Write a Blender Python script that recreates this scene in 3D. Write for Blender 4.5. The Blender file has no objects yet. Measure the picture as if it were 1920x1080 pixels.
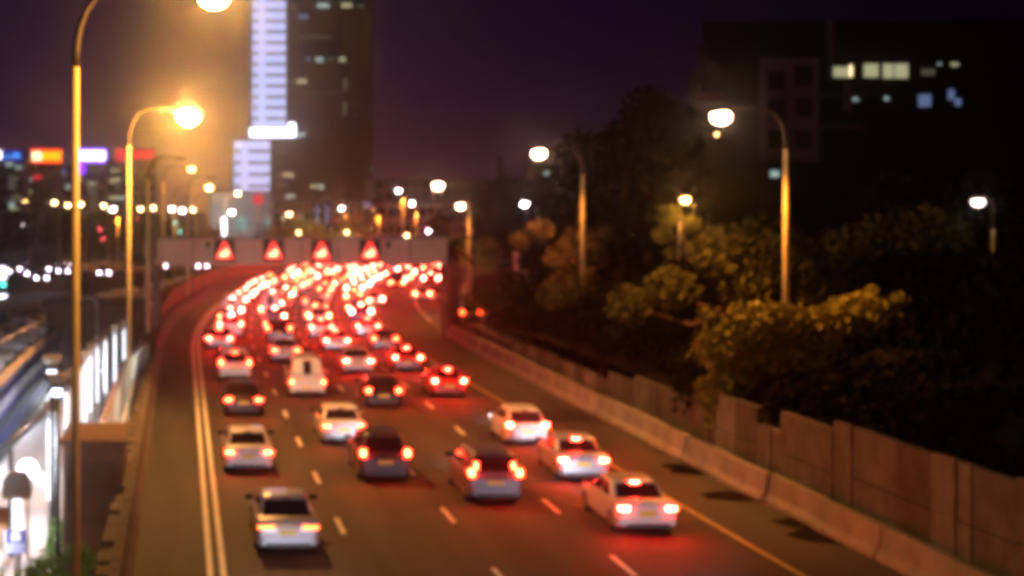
import bpy, math, random
from mathutils import Vector, Matrix
random.seed(7)
R = math.radians
scene = bpy.context.scene
COL = scene.collection

# ------------------------------------------------------------------ camera, exposure
HC = 10.1                      # the footbridge rail the photograph was taken from
F = 2800.0                     # focal length in 1920-pixel units
cam_d = bpy.data.cameras.new('camera'); cam = bpy.data.objects.new('camera', cam_d); COL.objects.link(cam)
cam.location = (0, 0, HC); cam.rotation_euler = (R(90), 0, 0)
cam_d.sensor_width = 36; cam_d.lens = 52.5
cam_d.shift_x = (960 - 340) / 1920; cam_d.shift_y = -(540 - 375) / 1920
cam_d.clip_start = 0.1; cam_d.clip_end = 6000
cam_d.dof.use_dof = True; cam_d.dof.focus_distance = 9.0; cam_d.dof.aperture_fstop = 1.55
scene.camera = cam
scene.render.engine = 'CYCLES'
scene.view_settings.view_transform = 'Standard'; scene.view_settings.look = 'None'
scene.view_settings.exposure = 0.0; scene.view_settings.gamma = 1.0
cy = scene.cycles
cy.use_denoising = True; cy.pixel_filter_type = 'BLACKMAN_HARRIS'; cy.filter_width = 4.2; cy.max_bounces = 5; cy.diffuse_bounces = 2; cy.glossy_bounces = 2
cy.volume_bounces = 0; cy.transmission_bounces = 2; cy.sample_clamp_indirect = 4.0; cy.sample_clamp_direct = 0
cy.use_light_tree = True; cy.light_sampling_threshold = 0.005; cy.caustics_reflective = False; cy.caustics_refractive = False

# ------------------------------------------------------------------ night sky
world = bpy.data.worlds.new("World"); scene.world = world; world.use_nodes = True
nt = world.node_tree; nt.nodes.clear()
out = nt.nodes.new('ShaderNodeOutputWorld')
sky = nt.nodes.new('ShaderNodeTexSky'); sky.sky_type = 'NISHITA'; sky.sun_disc = False
sky.sun_elevation = R(-9); sky.sun_rotation = R(200)
bg1 = nt.nodes.new('ShaderNodeBackground'); bg1.inputs[1].default_value = 0.05
nt.links.new(sky.outputs[0], bg1.inputs[0])
tc = nt.nodes.new('ShaderNodeTexCoord'); sx = nt.nodes.new('ShaderNodeSeparateXYZ')
nt.links.new(tc.outputs['Generated'], sx.inputs[0])
rp = nt.nodes.new('ShaderNodeValToRGB'); nt.links.new(sx.outputs[2], rp.inputs[0])
el = rp.color_ramp.elements
el[0].position = 0.0; el[0].color = (.060, .017, .030, 1)
el[1].position = 0.16; el[1].color = (.0045, .0016, .017, 1)
e = el.new(.045); e.color = (.027, .009, .031, 1)
e = el.new(.095); e.color = (.013, .0035, .027, 1)
e = el.new(.6); e.color = (.002, .001, .008, 1)
bg2 = nt.nodes.new('ShaderNodeBackground'); nt.links.new(rp.outputs[0], bg2.inputs[0]); bg2.inputs[1].default_value = 0.6
ad = nt.nodes.new('ShaderNodeAddShader'); nt.links.new(bg1.outputs[0], ad.inputs[0]); nt.links.new(bg2.outputs[0], ad.inputs[1])
mr = nt.nodes.new('ShaderNodeMapRange'); nt.links.new(sx.outputs[0], mr.inputs[0])
for k_, v_ in ((1, .02), (2, .42), (3, .92), (4, .17)): mr.inputs[k_].default_value = v_
nt.links.new(mr.outputs[0], bg2.inputs[1])
nt.links.new(ad.outputs[0], out.inputs[0])

# ------------------------------------------------------------------ geometry of the place
def P(px, py, D):              # point at distance D along the road seen at a photo pixel
    s = F / D
    return Vector(((px - 340) / s, D, HC - (py - 375) / s))
def off(D):                    # the highway bends right beyond 98 m
    return 0.0 if D < 98 else (D - 98) ** 2 / 770.0
def head(D):
    return 0.0 if D < 98 else math.atan((D - 98) / 385.0)

# ------------------------------------------------------------------ materials
def mat(name, col, rough=.6, metal=0, emit=None, es=0, noise=0, nscale=6, spec=.5, coat=0, bump=0):
    m = bpy.data.materials.new(name); m.use_nodes = True
    n = m.node_tree; b = n.nodes['Principled BSDF']
    b.inputs['Base Color'].default_value = (*col, 1); b.inputs['Roughness'].default_value = rough
    b.inputs['Metallic'].default_value = metal; b.inputs['Specular IOR Level'].default_value = spec
    b.inputs['Coat Weight'].default_value = coat
    if emit:
        b.inputs['Emission Color'].default_value = (*emit, 1); b.inputs['Emission Strength'].default_value = es
    if noise or bump:
        t = n.nodes.new('ShaderNodeTexCoord'); x = n.nodes.new('ShaderNodeTexNoise')
        x.inputs['Scale'].default_value = nscale; x.inputs['Detail'].default_value = 5
        n.links.new(t.outputs['Object'], x.inputs[0])
        if noise:
            r = n.nodes.new('ShaderNodeValToRGB'); n.links.new(x.outputs[0], r.inputs[0])
            r.color_ramp.elements[0].position = .32; r.color_ramp.elements[1].position = .68
            r.color_ramp.elements[0].color = (*[c * (1 - noise) for c in col], 1)
            r.color_ramp.elements[1].color = (*[min(1, c * (1 + noise)) for c in col], 1)
            n.links.new(r.outputs[0], b.inputs['Base Color'])
        if bump:
            bp = n.nodes.new('ShaderNodeBump'); bp.inputs['Strength'].default_value = bump
            n.links.new(x.outputs[0], bp.inputs['Height']); n.links.new(bp.outputs[0], b.inputs['Normal'])
    return m
def glow(name, col, s):
    return mat(name, (.02, .02, .02), .5, emit=col, es=s)
def streaky(m, sc_):
    n = m.node_tree; x = [k for k in n.nodes if k.type == 'TEX_NOISE'][0]; t = [k for k in n.nodes if k.type == 'TEX_COORD'][0]
    mp = n.nodes.new('ShaderNodeMapping'); mp.inputs['Scale'].default_value = sc_
    n.links.new(t.outputs['Object'], mp.inputs[0]); n.links.new(mp.outputs[0], x.inputs[0]); return m
M = dict(
    asphalt=streaky(mat('asphalt', (.042, .037, .034), .8, noise=.45, nscale=.8, bump=.04), (1.0, .07, 1)),
    ramp_asphalt=mat('ramp_asphalt', (.085, .08, .07), .7, noise=.3, nscale=.4),
    soil=mat('soil', (.05, .042, .03), .95, noise=.5, nscale=.25),
    ballast=mat('ballast', (.06, .052, .046), .95, noise=.5, nscale=1.3),
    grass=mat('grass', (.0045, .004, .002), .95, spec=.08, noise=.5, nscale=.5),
    white_line=mat('white_line', (.8, .78, .72), .6, noise=.15, nscale=3),
    yellow_line=mat('yellow_line', (.5, .38, .06), .6, noise=.2, nscale=3),
    concrete=mat('concrete', (.29, .27, .26), .85, noise=.22, nscale=1.1, bump=.1),
    concrete_dark=mat('concrete_dark', (.13, .105, .085), .9, noise=.3, nscale=1.0, bump=.1),
    panel=mat('wall_panel', (.10, .098, .10), .9, noise=.3, nscale=1.4, bump=.15),
    panel_b=mat('wall_panel_grey', (.15, .145, .15), .9, noise=.25, nscale=1.7, bump=.15),
    panel_c=mat('wall_panel_dark', (.065, .06, .056), .9, noise=.3, nscale=1.2, bump=.15),
    stone=mat('stone', (.15, .12, .085), .9, noise=.35, nscale=2.5, bump=.2),
    steel=mat('galvanised_steel', (.62, .55, .40), .5, metal=.1, noise=.1, nscale=2),
    lamp_pole=mat('lamp_pole', (.60, .52, .25), .5, noise=.1, nscale=2), lamp_arm_shaded=mat('lamp_arm_shaded', (.035, .028, .016), .5),  # arm near black: shade above the lamp is put into its colour
    dark_steel=mat('dark_steel', (.03, .028, .03), .5, metal=.3),
    black=mat('black_plastic', (.012, .012, .013), .5),
    rubber=mat('tyre_rubber', (.018, .018, .018), .85),
    rim=mat('alloy_rim', (.35, .35, .36), .3, metal=.8),
    glass=mat('tinted_glass', (.010, .010, .012), .08, spec=.6),
    plate=mat('yellow_plate', (.75, .50, .03), .4),
    chrome=mat('chrome', (.7, .7, .7), .15, metal=1),
    platform=mat('platform_paving', (.60, .58, .60), .7, noise=.08, nscale=2),
    white_paint=mat('white_paint', (.75, .76, .78), .5),
    red_paint=mat('red_paint', (.35, .03, .03), .5),
    train_blue=mat('train_blue', (.11, .09, .40), .35, coat=.3),
    train_white=mat('train_white', (.75, .74, .80), .35, coat=.3),
    train_roof=mat('train_roof', (.045, .038, .036), .5, noise=.4, nscale=1.2),
    train_roof_edge=mat('train_roof_edge', (.5, .35, .22), .3, metal=.7, noise=.5, nscale=2.5),
    brown=mat('brown_render', (.24, .13, .065), .85, noise=.2, nscale=1.0, bump=.1),
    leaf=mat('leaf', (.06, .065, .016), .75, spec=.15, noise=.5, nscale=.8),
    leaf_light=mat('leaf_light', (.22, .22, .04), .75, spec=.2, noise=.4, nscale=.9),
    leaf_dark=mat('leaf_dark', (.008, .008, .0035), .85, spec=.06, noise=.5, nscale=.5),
    leaf_green=mat('leaf_green', (.20, .40, .05), .7, noise=.5, nscale=2.2),
    bark=mat('bark', (.10, .07, .045), .9, noise=.4, nscale=4, bump=.4),
    facade_dark=mat('facade_dark', (.020, .020, .034), .35, noise=.2, nscale=.2),
    facade_blue=mat('facade_blue', (.04, .035, .06), .35),
    facade_grey=mat('facade_grey', (.12, .09, .10), .8, noise=.3, nscale=.15),
    facade_pale=mat('facade_pale', (.36, .33, .32), .8, noise=.15, nscale=.2),
    facade_right=mat('facade_right', (.004, .0035, .005), .9, spec=.1),
    facade_right_pale=mat('facade_right_pale', (.20, .15, .24), .9),
    pane_dark=mat('pane_dark', (.01, .008, .012), .2),
)
G = dict(
    sodium=glow('sodium_lens', (1, .62, .22), 60), sodium_big=glow('sodium_lens_strong', (1, .45, .10), 260),
    white_lens=glow('white_lens', (1, .55, .34), 85), far_sodium=glow('far_sodium_lens', (1, .60, .25), 45),
    far_white=glow('far_white_lens', (1, .85, .85), 60), dim=glow('dim_lens', (1, .55, .18), 22),
    tail_lo=glow('tail_low', (1, .025, .006), 25), tail=glow('tail_mid', (1, .022, .007), 150), tail_hi=glow('tail_bright', (1, .014, .007), 560),
    tail_lo_far=glow('tail_low_jam', (1, .04, .008), 75), tail_far=glow('tail_mid_jam', (1, .05, .018), 320), tail_hi_far=glow('tail_bright_jam', (1, .055, .032), 700),
    tail_wide=glow('tail_wide', (1, .11, .015), 14),
    head=glow('headlight_glow', (.92, .80, 1), 45), head_jam=glow('headlight_jam', (.9, .88, 1), 420), head_lo=glow('headlight_low', (1, .85, .9), 20),
    tube=glow('fluorescent_tube', (.86, .90, 1), 2.4), tube_soft=glow('fluorescent_soft', (.82, .86, 1), 6),
    flood=glow('flood_lens', (1, .78, .7), 10),
    globe=glow('globe_lamp', (.85, .82, 1), 9),
    sign_red=glow('sign_red', (1, .03, .025), 2.2), sign_fig=glow('sign_figure', (1, .45, .22), 3.6),
    facade_lit=glow('floodlit_cladding_glow', (.52, .58, .98), 1.15), facade_strip=glow('strip_light', (.85, .85, 1), 6),  # facade_lit: wing cladding emits, floodlight put into the material
    win_warm=glow('window_warm', (.75, .72, .42), .55), win_cool=glow('window_cool', (.45, .62, .58), .75), win_dim=glow('window_dim', (.40, .40, .30), .16),
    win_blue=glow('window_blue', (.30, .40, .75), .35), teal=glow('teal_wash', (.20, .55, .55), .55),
    ad_blue=glow('sign_blue', (.01, .08, 1), .9), ad_cyan=glow('sign_cyan', (.05, .30, 1), 1.8), ad_orange=glow('sign_orange', (1, .30, .0), 2.4),
    ad_orange_hot=glow('sign_orange_hot', (1, .75, .4), 2.4), ad_edge=glow('sign_red_edge', (1, .02, .0), 2.5),
    ad_white=glow('sign_white', (.88, .80, 1), 4), ad_violet=glow('sign_violet', (.20, .02, 1), 3), ad_red=glow('sign_red_board', (.85, .02, .05), .9),
    red_dot=glow('signal_red', (1, .08, .12), 12), green_dot=glow('signal_green', (.15, 1, .75), 12), teal_dot=glow('shop_teal', (.1, .8, .65), 4),
)

# ------------------------------------------------------------------ mesh builder
class MB:
    def __init__(s): s.v = []; s.f = []; s.m = []; s.sm = []
    def add(s, vs, fs, mi=0, smooth=False):
        o = len(s.v); s.v += [tuple(v) for v in vs]
        for f in fs: s.f.append([i + o for i in f]); s.m.append(mi); s.sm.append(smooth)
        return s
    def box(s, x0, x1, y0, y1, z0, z1, mi=0):
        vs = [(x0, y0, z0), (x1, y0, z0), (x1, y1, z0), (x0, y1, z0), (x0, y0, z1), (x1, y0, z1), (x1, y1, z1), (x0, y1, z1)]
        return s.add(vs, [(0, 3, 2, 1), (4, 5, 6, 7), (0, 1, 5, 4), (1, 2, 6, 5), (2, 3, 7, 6), (3, 0, 4, 7)], mi)
    def prism(s, pts, d, mi=0):   # extrude polygon by vector d
        n = len(pts); d = Vector(d)
        vs = [Vector(p) for p in pts] + [Vector(p) + d for p in pts]
        return s.add(vs, [list(range(n))[::-1], list(range(n, 2 * n))] + [(i, (i + 1) % n, n + (i + 1) % n, n + i) for i in range(n)], mi)
    def tube(s, pts, rads, n=12, mi=0, cap=True):
        pts = [Vector(p) for p in pts]; vs = []; fs = []
        if not hasattr(rads, '__len__'): rads = [rads] * len(pts)
        for i, p in enumerate(pts):
            a = pts[max(i - 1, 0)]; b = pts[min(i + 1, len(pts) - 1)]
            t = (b - a).normalized(); u = t.cross(Vector((0, 1, 0)))
            if u.length < .15: u = t.cross(Vector((1, 0, 0)))
            u.normalize(); w = t.cross(u)
            for k in range(n):
                an = 2 * math.pi * k / n
                vs.append(p + (u * math.cos(an) + w * math.sin(an)) * rads[i])
        for i in range(len(pts) - 1):
            for k in range(n):
                fs.append((i * n + k, i * n + (k + 1) % n, (i + 1) * n + (k + 1) % n, (i + 1) * n + k))
        s.add(vs, fs, mi, True)
        if cap:
            o = len(s.v) - len(vs)
            s.f.append([o + k for k in range(n)][::-1]); s.m.append(mi); s.sm.append(False)
            s.f.append([o + (len(pts) - 1) * n + k for k in range(n)]); s.m.append(mi); s.sm.append(False)
        return s
    def loft(s, secs, mi=0, smooth=True, cap=True):
        n = len(secs[0]); vs = [p for c in secs for p in c]; fs = []
        for i in range(len(secs) - 1):
            for k in range(n):
                fs.append((i * n + k, i * n + (k + 1) % n, (i + 1) * n + (k + 1) % n, (i + 1) * n + k))
        s.add(vs, fs, mi, smooth)
        if cap:
            o = len(s.v) - len(vs); L = len(secs) - 1
            s.f.append([o + k for k in range(n)][::-1]); s.m.append(mi); s.sm.append(False)
            s.f.append([o + L * n + k for k in range(n)]); s.m.append(mi); s.sm.append(False)
        return s
    def ball(s, c, r, mi=0, n=12, m=8, sc=(1, 1, 1)):
        vs = []; fs = []; c = Vector(c)
        for i in range(m + 1):
            th = math.pi * i / m
            for k in range(n):
                ph = 2 * math.pi * k / n
                vs.append(c + Vector((r * sc[0] * math.sin(th) * math.cos(ph), r * sc[1] * math.sin(th) * math.sin(ph), r * sc[2] * math.cos(th))))
        for i in range(m):
            for k in range(n):
                fs.append((i * n + k, (i + 1) * n + k, (i + 1) * n + (k + 1) % n, i * n + (k + 1) % n))
        return s.add(vs, fs, mi, True)
    def quadstrip(s, A, B, mi=0):  # two polylines
        n = len(A)
        return s.add(list(A) + list(B), [(i, n + i, n + i + 1, i + 1) for i in range(n - 1)], mi)
    def build(s, name, mats, parent=None, loc=None):
        me = bpy.data.meshes.new(name); me.from_pydata(s.v, [], s.f)
        if not isinstance(mats, (list, tuple)): mats = [mats]
        for m in mats: me.materials.append(m)
        me.polygons.foreach_set('material_index', s.m); me.polygons.foreach_set('use_smooth', s.sm); me.update()
        o = bpy.data.objects.new(name, me); COL.objects.link(o)
        if parent: o.parent = parent
        if loc: o.location = loc
        return o
def thing(name, label, cat, loc=(0, 0, 0), rz=0, group=None):
    o = bpy.data.objects.new(name, None); COL.objects.link(o); o.location = loc; o.rotation_euler = (0, 0, rz)
    o['label'] = label; o['category'] = cat
    if group: o['group'] = group
    return o
def tag(o, label, cat, group=None):
    o['label'] = label; o['category'] = cat
    if group: o['group'] = group
    return o
def struct(o): o['kind'] = 'structure'; return o
def copy_tree(o, parent=None):
    c = o.copy(); COL.objects.link(c)
    if parent: c.parent = parent
    for ch in list(o.children): copy_tree(ch, c)
    return c
def light(parent, loc, power, col, rad=.15, name='bulb_or_fill', spot=None):
    l = bpy.data.lights.new(name, 'SPOT' if spot is not None else 'POINT')
    if spot is not None: l.spot_size = R(128); l.spot_blend = .55
    else: pass
    l.use_shadow = True; l.energy = power; l.color = col; l.shadow_soft_size = rad
    o = bpy.data.objects.new(name, l); COL.objects.link(o); o.location = loc
    if spot is not None: o.rotation_euler = (0, spot, 0)
    if parent: o.parent = parent
    return o
SOD = (1, .31, .045)

# ------------------------------------------------------------------ ground, road, markings
def ribbon(u0, u1, D0, D1, z, name, m, step=3, z2=None):
    n = max(2, int((D1 - D0) / step) + 1); Ds = [D0 + (D1 - D0) * i / (n - 1) for i in range(n)]
    f0 = u0 if callable(u0) else (lambda D: u0); f1 = u1 if callable(u1) else (lambda D: u1)
    zz = z if z2 is None else z2
    return MB().quadstrip([(f1(D) + off(D), D, zz) for D in Ds], [(f0(D) + off(D), D, z) for D in Ds]).build(name, m)
UL = -1.3; UR = 19.4
struct(ribbon(UL, UR + .6, 14, 330, 0, 'highway', M['asphalt']))
def line(u, D0, D1, w, m, z=.004, name='line_marking'):
    n = max(2, int((D1 - D0) / 3) + 1); b = MB()
    Ds = [D0 + (D1 - D0) * i / (n - 1) for i in range(n)]
    uf = u if callable(u) else (lambda D: u)
    b.quadstrip([(uf(D) + w / 2 + off(D), D, z) for D in Ds], [(uf(D) - w / 2 + off(D), D, z) for D in Ds])
    return b
mk = MB()
for u, w in ((.78, .16), (1.14, .16)):
    b = line(u, 20, 300, w, None); mk.add(b.v, b.f)
lanes = [4.92, 8.55, 12.2]
for i, u in enumerate(lanes):
    D = 21.0 + [0, 1.6, 3.0][i]
    while D < 290:
        b = line(u, D, D + 2.3, .16, None); mk.add(b.v, b.f); D += 8.05
struct(mk.build('lane_markings', M['white_line']))
ye = MB(); b = line(lambda D: 16.7 - .018 * (D - 40) if D < 98 else 15.65, 20, 122, .17, None); ye.add(b.v, b.f)
struct(ye.build('edge_line_marking', M['yellow_line']))
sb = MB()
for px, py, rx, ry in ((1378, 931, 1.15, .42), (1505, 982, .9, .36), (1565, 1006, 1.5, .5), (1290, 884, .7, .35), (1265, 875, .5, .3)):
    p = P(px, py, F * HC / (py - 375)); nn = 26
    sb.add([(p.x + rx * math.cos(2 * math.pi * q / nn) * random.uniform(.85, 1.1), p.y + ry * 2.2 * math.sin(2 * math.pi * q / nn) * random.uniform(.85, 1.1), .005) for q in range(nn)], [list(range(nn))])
struct(sb.build('road_patches', mat('dark_patch', (.004, .0035, .003), .95, spec=.1)))  # flat, nearly black ovals on the right shoulder
# exit ramp leaving to the right
def ru(D): return 19.5 + .004 * (D - 112)
struct(ribbon(lambda D: ru(D) - min(3, max(0, D - 150) * .1), lambda D: ru(D) + 6.6, 108, 290, .008, 'exit_ramp', M['ramp_asphalt']))
b = MB()
for du in (.3, 5.7):
    q = line(lambda D, du=du: ru(D) + du, 124, 210, .16, None, z=.013); b.add(q.v, q.f)
struct(b.build('ramp_markings', M['white_line']))
# rail trench
struct(ribbon(-75, UL - .3, 14, 205, -4.75, 'railway_bed', M['ballast']))
# hillside on the right: profile over u, rising from the wall
def hz(u, D):
    t = max(0, u - 20.6)
    if D < 85: h = 2.2
    else: h = max(.35, 2.2 - (D - 85) * .05)
    if D > 105:
        t = max(0, u - (ru(D) + 6.6)); h = .1
    return h + 2.2 * (1 - math.exp(-t / 9.0)) + .16 * t + .5 * math.sin(u * .5 + D * .13) * min(1, t / 5)
us = [0, .3, 1, 2, 3, 4.5, 6, 8, 10, 13, 17, 22, 28, 36, 50, 70, 100, 140]
vs = []; fs = []; Dl = [14 + 4 * i for i in range(66)]
for D in Dl:
    u0 = 20.55 if D <= 105 else max(20.55, ru(D) + 6.3)
    for u in us: vs.append((u0 + u + off(D), D, hz(u0 + u, D) if u else (hz(u0 + .01, D) if D < 105 else -.1)))
k = len(us)
for i in range(len(Dl) - 1):
    for j in range(k - 1): fs.append((i * k + j, i * k + j + 1, (i + 1) * k + j + 1, (i + 1) * k + j))
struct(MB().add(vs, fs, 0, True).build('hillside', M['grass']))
# ground beyond, one sheet to the horizon, starting behind the far retaining wall
WL = [(-230, 160), (-60, 182), (-24, 197), (-4, 210), (12, 224), (30, 244), (60, 284)]
vs = [(x, y, -.15) for x, y in WL] + [(400, 300, -.15)]; n = len(vs)
vs += [(-800 + 1600 * i / (n - 1), 1400, -.15) for i in range(n)]
struct(MB().add(vs, [(i, i + 1, n + i + 1, n + i) for i in range(n - 1)]).build('ground', M['soil']))
struct(MB().box(-260, 420, -30, 330, -8.2, -8).build('lower_ground', M['soil']))
# oncoming carriageway along the top of that wall
A = [(x - 1.0, y + 1.2, -.10) for x, y in WL[1:]]; B = [(x - 9, y + 17, -.10) for x, y in WL[1:]]
struct(MB().quadstrip(A, B).build('oncoming_road', M['asphalt']))

# ------------------------------------------------------------------ barriers and walls
def profile_run(prof, D0, D1, step=3, uf=None):  # sweep (du,z) profile along the bend
    n = max(2, int((D1 - D0) / step) + 1); secs = []
    for i in range(n):
        D = D0 + (D1 - D0) * i / (n - 1); u = uf(D) if uf else 0
        secs.append([(u + du + off(D), D, z) for du, z in prof])
    return secs
JR = [(0, -.02), (0, .1), (.16, .32), (.24, .95), (.42, .95), (.5, .32), (.62, .1), (.62, -.02)]
# left parapet of the highway
b = MB(); b.loft(profile_run([(-.5, -5), (-.5, .95), (-.22, .95), (-.14, .3), (0, .08), (0, -.02)][::-1], 16, 290, uf=lambda D: UL), smooth=False)
tag(b.build('concrete_barrier', mat('concrete_brown', (.13, .10, .08), .9, noise=.3, nscale=1.2, bump=.1)), 'long brown concrete parapet along the left edge of the highway', 'barrier')
b = MB()
n = 62; secs = []
for i in range(n):
    D = 100 + 190 * i / (n - 1); h = min(2.3, .6 + (D - 100) * .055)
    secs.append([(UL - .75 + off(D) + dx, D, z) for dx, z in ((0, -1), (0, h), (-.9, h), (-.9, -1))])
b.loft(secs, smooth=False)
tag(b.build('boundary_wall', mat('red_brown_wall', (.20, .07, .045), .9, noise=.3, nscale=.5)), 'dark red-brown wall bordering the outside of the bend beyond the gantry', 'wall')
# row of stone blocks behind the parapet
t = thing('stone_wall', 'wall of pale stone blocks with dark gaps beside the left parapet', 'wall')
D = 34
while D < 92:
    L = random.uniform(1.0, 1.6)
    MB().box(-2.28, -1.86, D, D + L, -5, .28 + random.uniform(-.12, .12)).build('stone_block', M['stone'], t); D += L + random.choice((.12, .3, .55))
# right Jersey blocks: separate units
D = 22; kx = 0; proto = None; jl = []
b = MB(); b.loft([[(du, y, z) for du, z in JR] for y in (0, .05, 3.9, 3.95)], smooth=False)
while D < 112:
    if proto is None:
        proto = b.build('barrier_block', M['concrete']); o = proto
    else:
        o = proto.copy(); COL.objects.link(o)
    o.location = (UR + random.uniform(-.06, .06), D, 0); o.rotation_euler = (0, 0, random.uniform(-.012, .012) - head(D))
    o.location.x += off(D)
    jl.append((o, D)); D += 4.0; kx += 1
ordw = ['first', 'second', 'third', 'fourth', 'fifth', 'sixth', 'seventh', 'eighth', 'ninth', 'tenth', 'eleventh', 'twelfth', 'thirteenth', 'fourteenth', 'fifteenth', 'sixteenth', 'seventeenth', 'eighteenth', 'nineteenth', 'twentieth', 'twenty-first', 'twenty-second', 'twenty-third', 'twenty-fourth']
for i, (o, D) in enumerate(jl):
    tag(o, f'low concrete barrier block at the foot of the right wall, {ordw[i]} from the bottom corner', 'barrier block', 'concrete barrier blocks along the right shoulder')
# tall panel wall behind
t = thing('retaining_wall', 'brown retaining wall of upright concrete panels stepping down along the right shoulder', 'wall')
D = 20.0; i = 0
pm = [M['panel'], M['panel_b'], M['panel_c']]
while D < 110:
    w = 2.05
    if D < 46: h = 3.35 - (D - 20) * .004
    elif D < 50: h = 2.95
    elif D < 52.2: h = 2.2
    elif D < 56.5: h = 2.75
    elif D < 66: h = 2.15
    elif D < 70: h = 1.9
    elif D < 88: h = 1.55
    else: h = 1.3
    h += random.uniform(-.06, .06)
    b = MB(); x = 20.32 + off(D) + random.uniform(0, .05)
    b.box(x, x + .22, D + .008, D + w - .008, -.1, h * .52); b.box(x + .012, x + .22, D + .008, D + w - .008, h * .52 + .03, h)
    if i % 3 == 0: b.box(x - .04, x - .003, D + w * .35, D + w * .6, 0, h + .06)
    b.build('wall_panel', random.choice(pm), t); D += w; i += 1
# far retaining wall under the oncoming road
t = thing('retaining_wall', 'long dim concrete retaining wall below the oncoming road, beyond the railway', 'wall')
b = MB()
for (x0, y0), (x1, y1) in zip(WL, WL[1:]):
    b.prism([(x0, y0, -8), (x1, y1, -8), (x1, y1, .35), (x0, y0, .35)], (-.3, .5, 0))
b.build('wall_face', mat('retaining_concrete', (.17, .125, .13), .9, noise=.3, nscale=.12), t)
for x, y in ((-45, 186), (-24, 196.9), (-14, 203.4), (4, 216.9), (8, 220.4)):
    MB().box(x - .2, x + .2, y - .45, y - .05, -5, .5).build('pilaster', M['concrete_dark'], t)
# slip-road parapet
b = MB(); b.loft(profile_run(JR, 112, 128, uf=lambda D: UR + .05 + (D - 112) * .1), smooth=False)
tag(b.build('concrete_barrier', M['concrete']), 'short low concrete barrier where the exit ramp leaves the highway', 'barrier')
# guard rail
t = thing('guard_rail', 'shiny metal guard rail beyond the oncoming road, above the retaining wall', 'guard rail')
pts = [P(150, 496, 224), P(200, 491, 229), P(240, 489, 233), P(300, 488, 242)]
b = MB()
for a_, c_ in zip(pts, pts[1:]): b.prism([a_, c_, c_ + Vector((0, 0, .36)), a_ + Vector((0, 0, .36))], (0, .12, 0))
b.build('rail', M['chrome'], t)
for k in range(9):
    q = pts[0].lerp(pts[2], k / 8); MB().box(q.x - .08, q.x + .08, q.y + .14, q.y + .24, -.15, q.z + .3).build('post', M['steel'], t)

# ------------------------------------------------------------------ street lamps
def street_lamp(x, D, H, arm, label, lens, zb=0, power=0, col=SOD, r0=.14, cat_group='street lamps along the highway', lr=1.0, side=1, ay=0, lit=True):
    t = thing('street_lamp', label, 'street lamp', (x, D, zb), 0, cat_group)
    h = H - zb
    MB().tube([(0, 0, 0), (0, 0, h * .5), (0, 0, h - 1.5)], [r0, r0 * .85, r0 * .68]).build('pole', M['lamp_pole'], t)
    a = []
    sc_ = min(1, arm / 2.5)
    for dx, dz in ((0, -1.5), (.01, -1.15), (.06, -.8), (.2, -.42), (.45, -.1), (.8, .08), (1.3, .15), (1.9, .12), (2.5, .03)):
        a.append((side * arm * dx / 2.5, 0, h + (dz if sc_ > .5 else dz * .6 - .6 * (dz < -1.4))))
    MB().tube(a, [r0 * (.66 - .3 * k / 8) for k in range(9)]).build('arm', M['lamp_arm_shaded'], t)
    hx = side * arm; hd = MB()
    hd.loft([[(hx + side * (px_ * .5), ay + w * math.cos(an) * .5, h + zz * math.sin(an)) for an in [2 * math.pi * q / 10 for q in range(10)]]
             for px_, w, zz in ((-.7, .12, .05), (-.4, .32, .10), (.3, .42, .13), (.8, .36, .11), (1.0, .12, .04))])
    ho = hd.build('lamp_head', M['lamp_arm_shaded'], t)
    if lit:
        MB().ball((hx + side * .12, ay, h - .13 - .06 * lr), 1, sc=(.30 * lr, .2 * lr, .22 * lr)).build('lens', lens, ho)
        if power: light(t, (hx + side * .12, ay - (.5 if side > 0 else 0), h - (.25 if side > 0 else .7)), power, (1, .41, .09) if side > 0 else col, .12, spot=None if side > 0 else R(8))
    return t
# left row
street_lamp(-2.0, 28.3, 14.12, 2.5, 'nearest street lamp on the left, tall golden pole standing full height of the photo', G['sodium_big'], -4.7, 2600, r0=.098, lr=.95)
street_lamp(-2.32, 66, 14.0, 2.5, 'left street lamp with the large glaring round light beside the tower', G['sodium_big'], -4.7, 15000, r0=.085, lr=1.6)
street_lamp(-2.32, 104, 13.0, 2.2, 'unlit third golden pole of the left row, under the red rooftop sign', G['dim'], -4.7, 0, lit=False, r0=.17)
street_lamp(-2.0, 165, 13.7, 3.0, 'left row street lamp with a small dim amber light beside the unlit pole', G['dim'], -4.7, 2500)
street_lamp(-1.9 + off(142), 142, 12.2, 2.2, 'faint pole of the left row just past the unlit lamp', G['dim'], -4.7, 0, lit=False)
street_lamp(-.9 , 182, 11.8, 4.2, 'left row street lamp with amber light left of the short lit tower block', G['far_sodium'], -4.7, 3000)
street_lamp(2.0, 215, 11.2, 6.0, 'left row street lamp with amber light just below the striped podium', G['far_sodium'], -.1, 0)
street_lamp(-2.0, -9.5, 14.0, 2.5, 'street lamp of the left row standing behind the camera, outside the photo', G['sodium_big'], -4.7, 11000)
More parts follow.
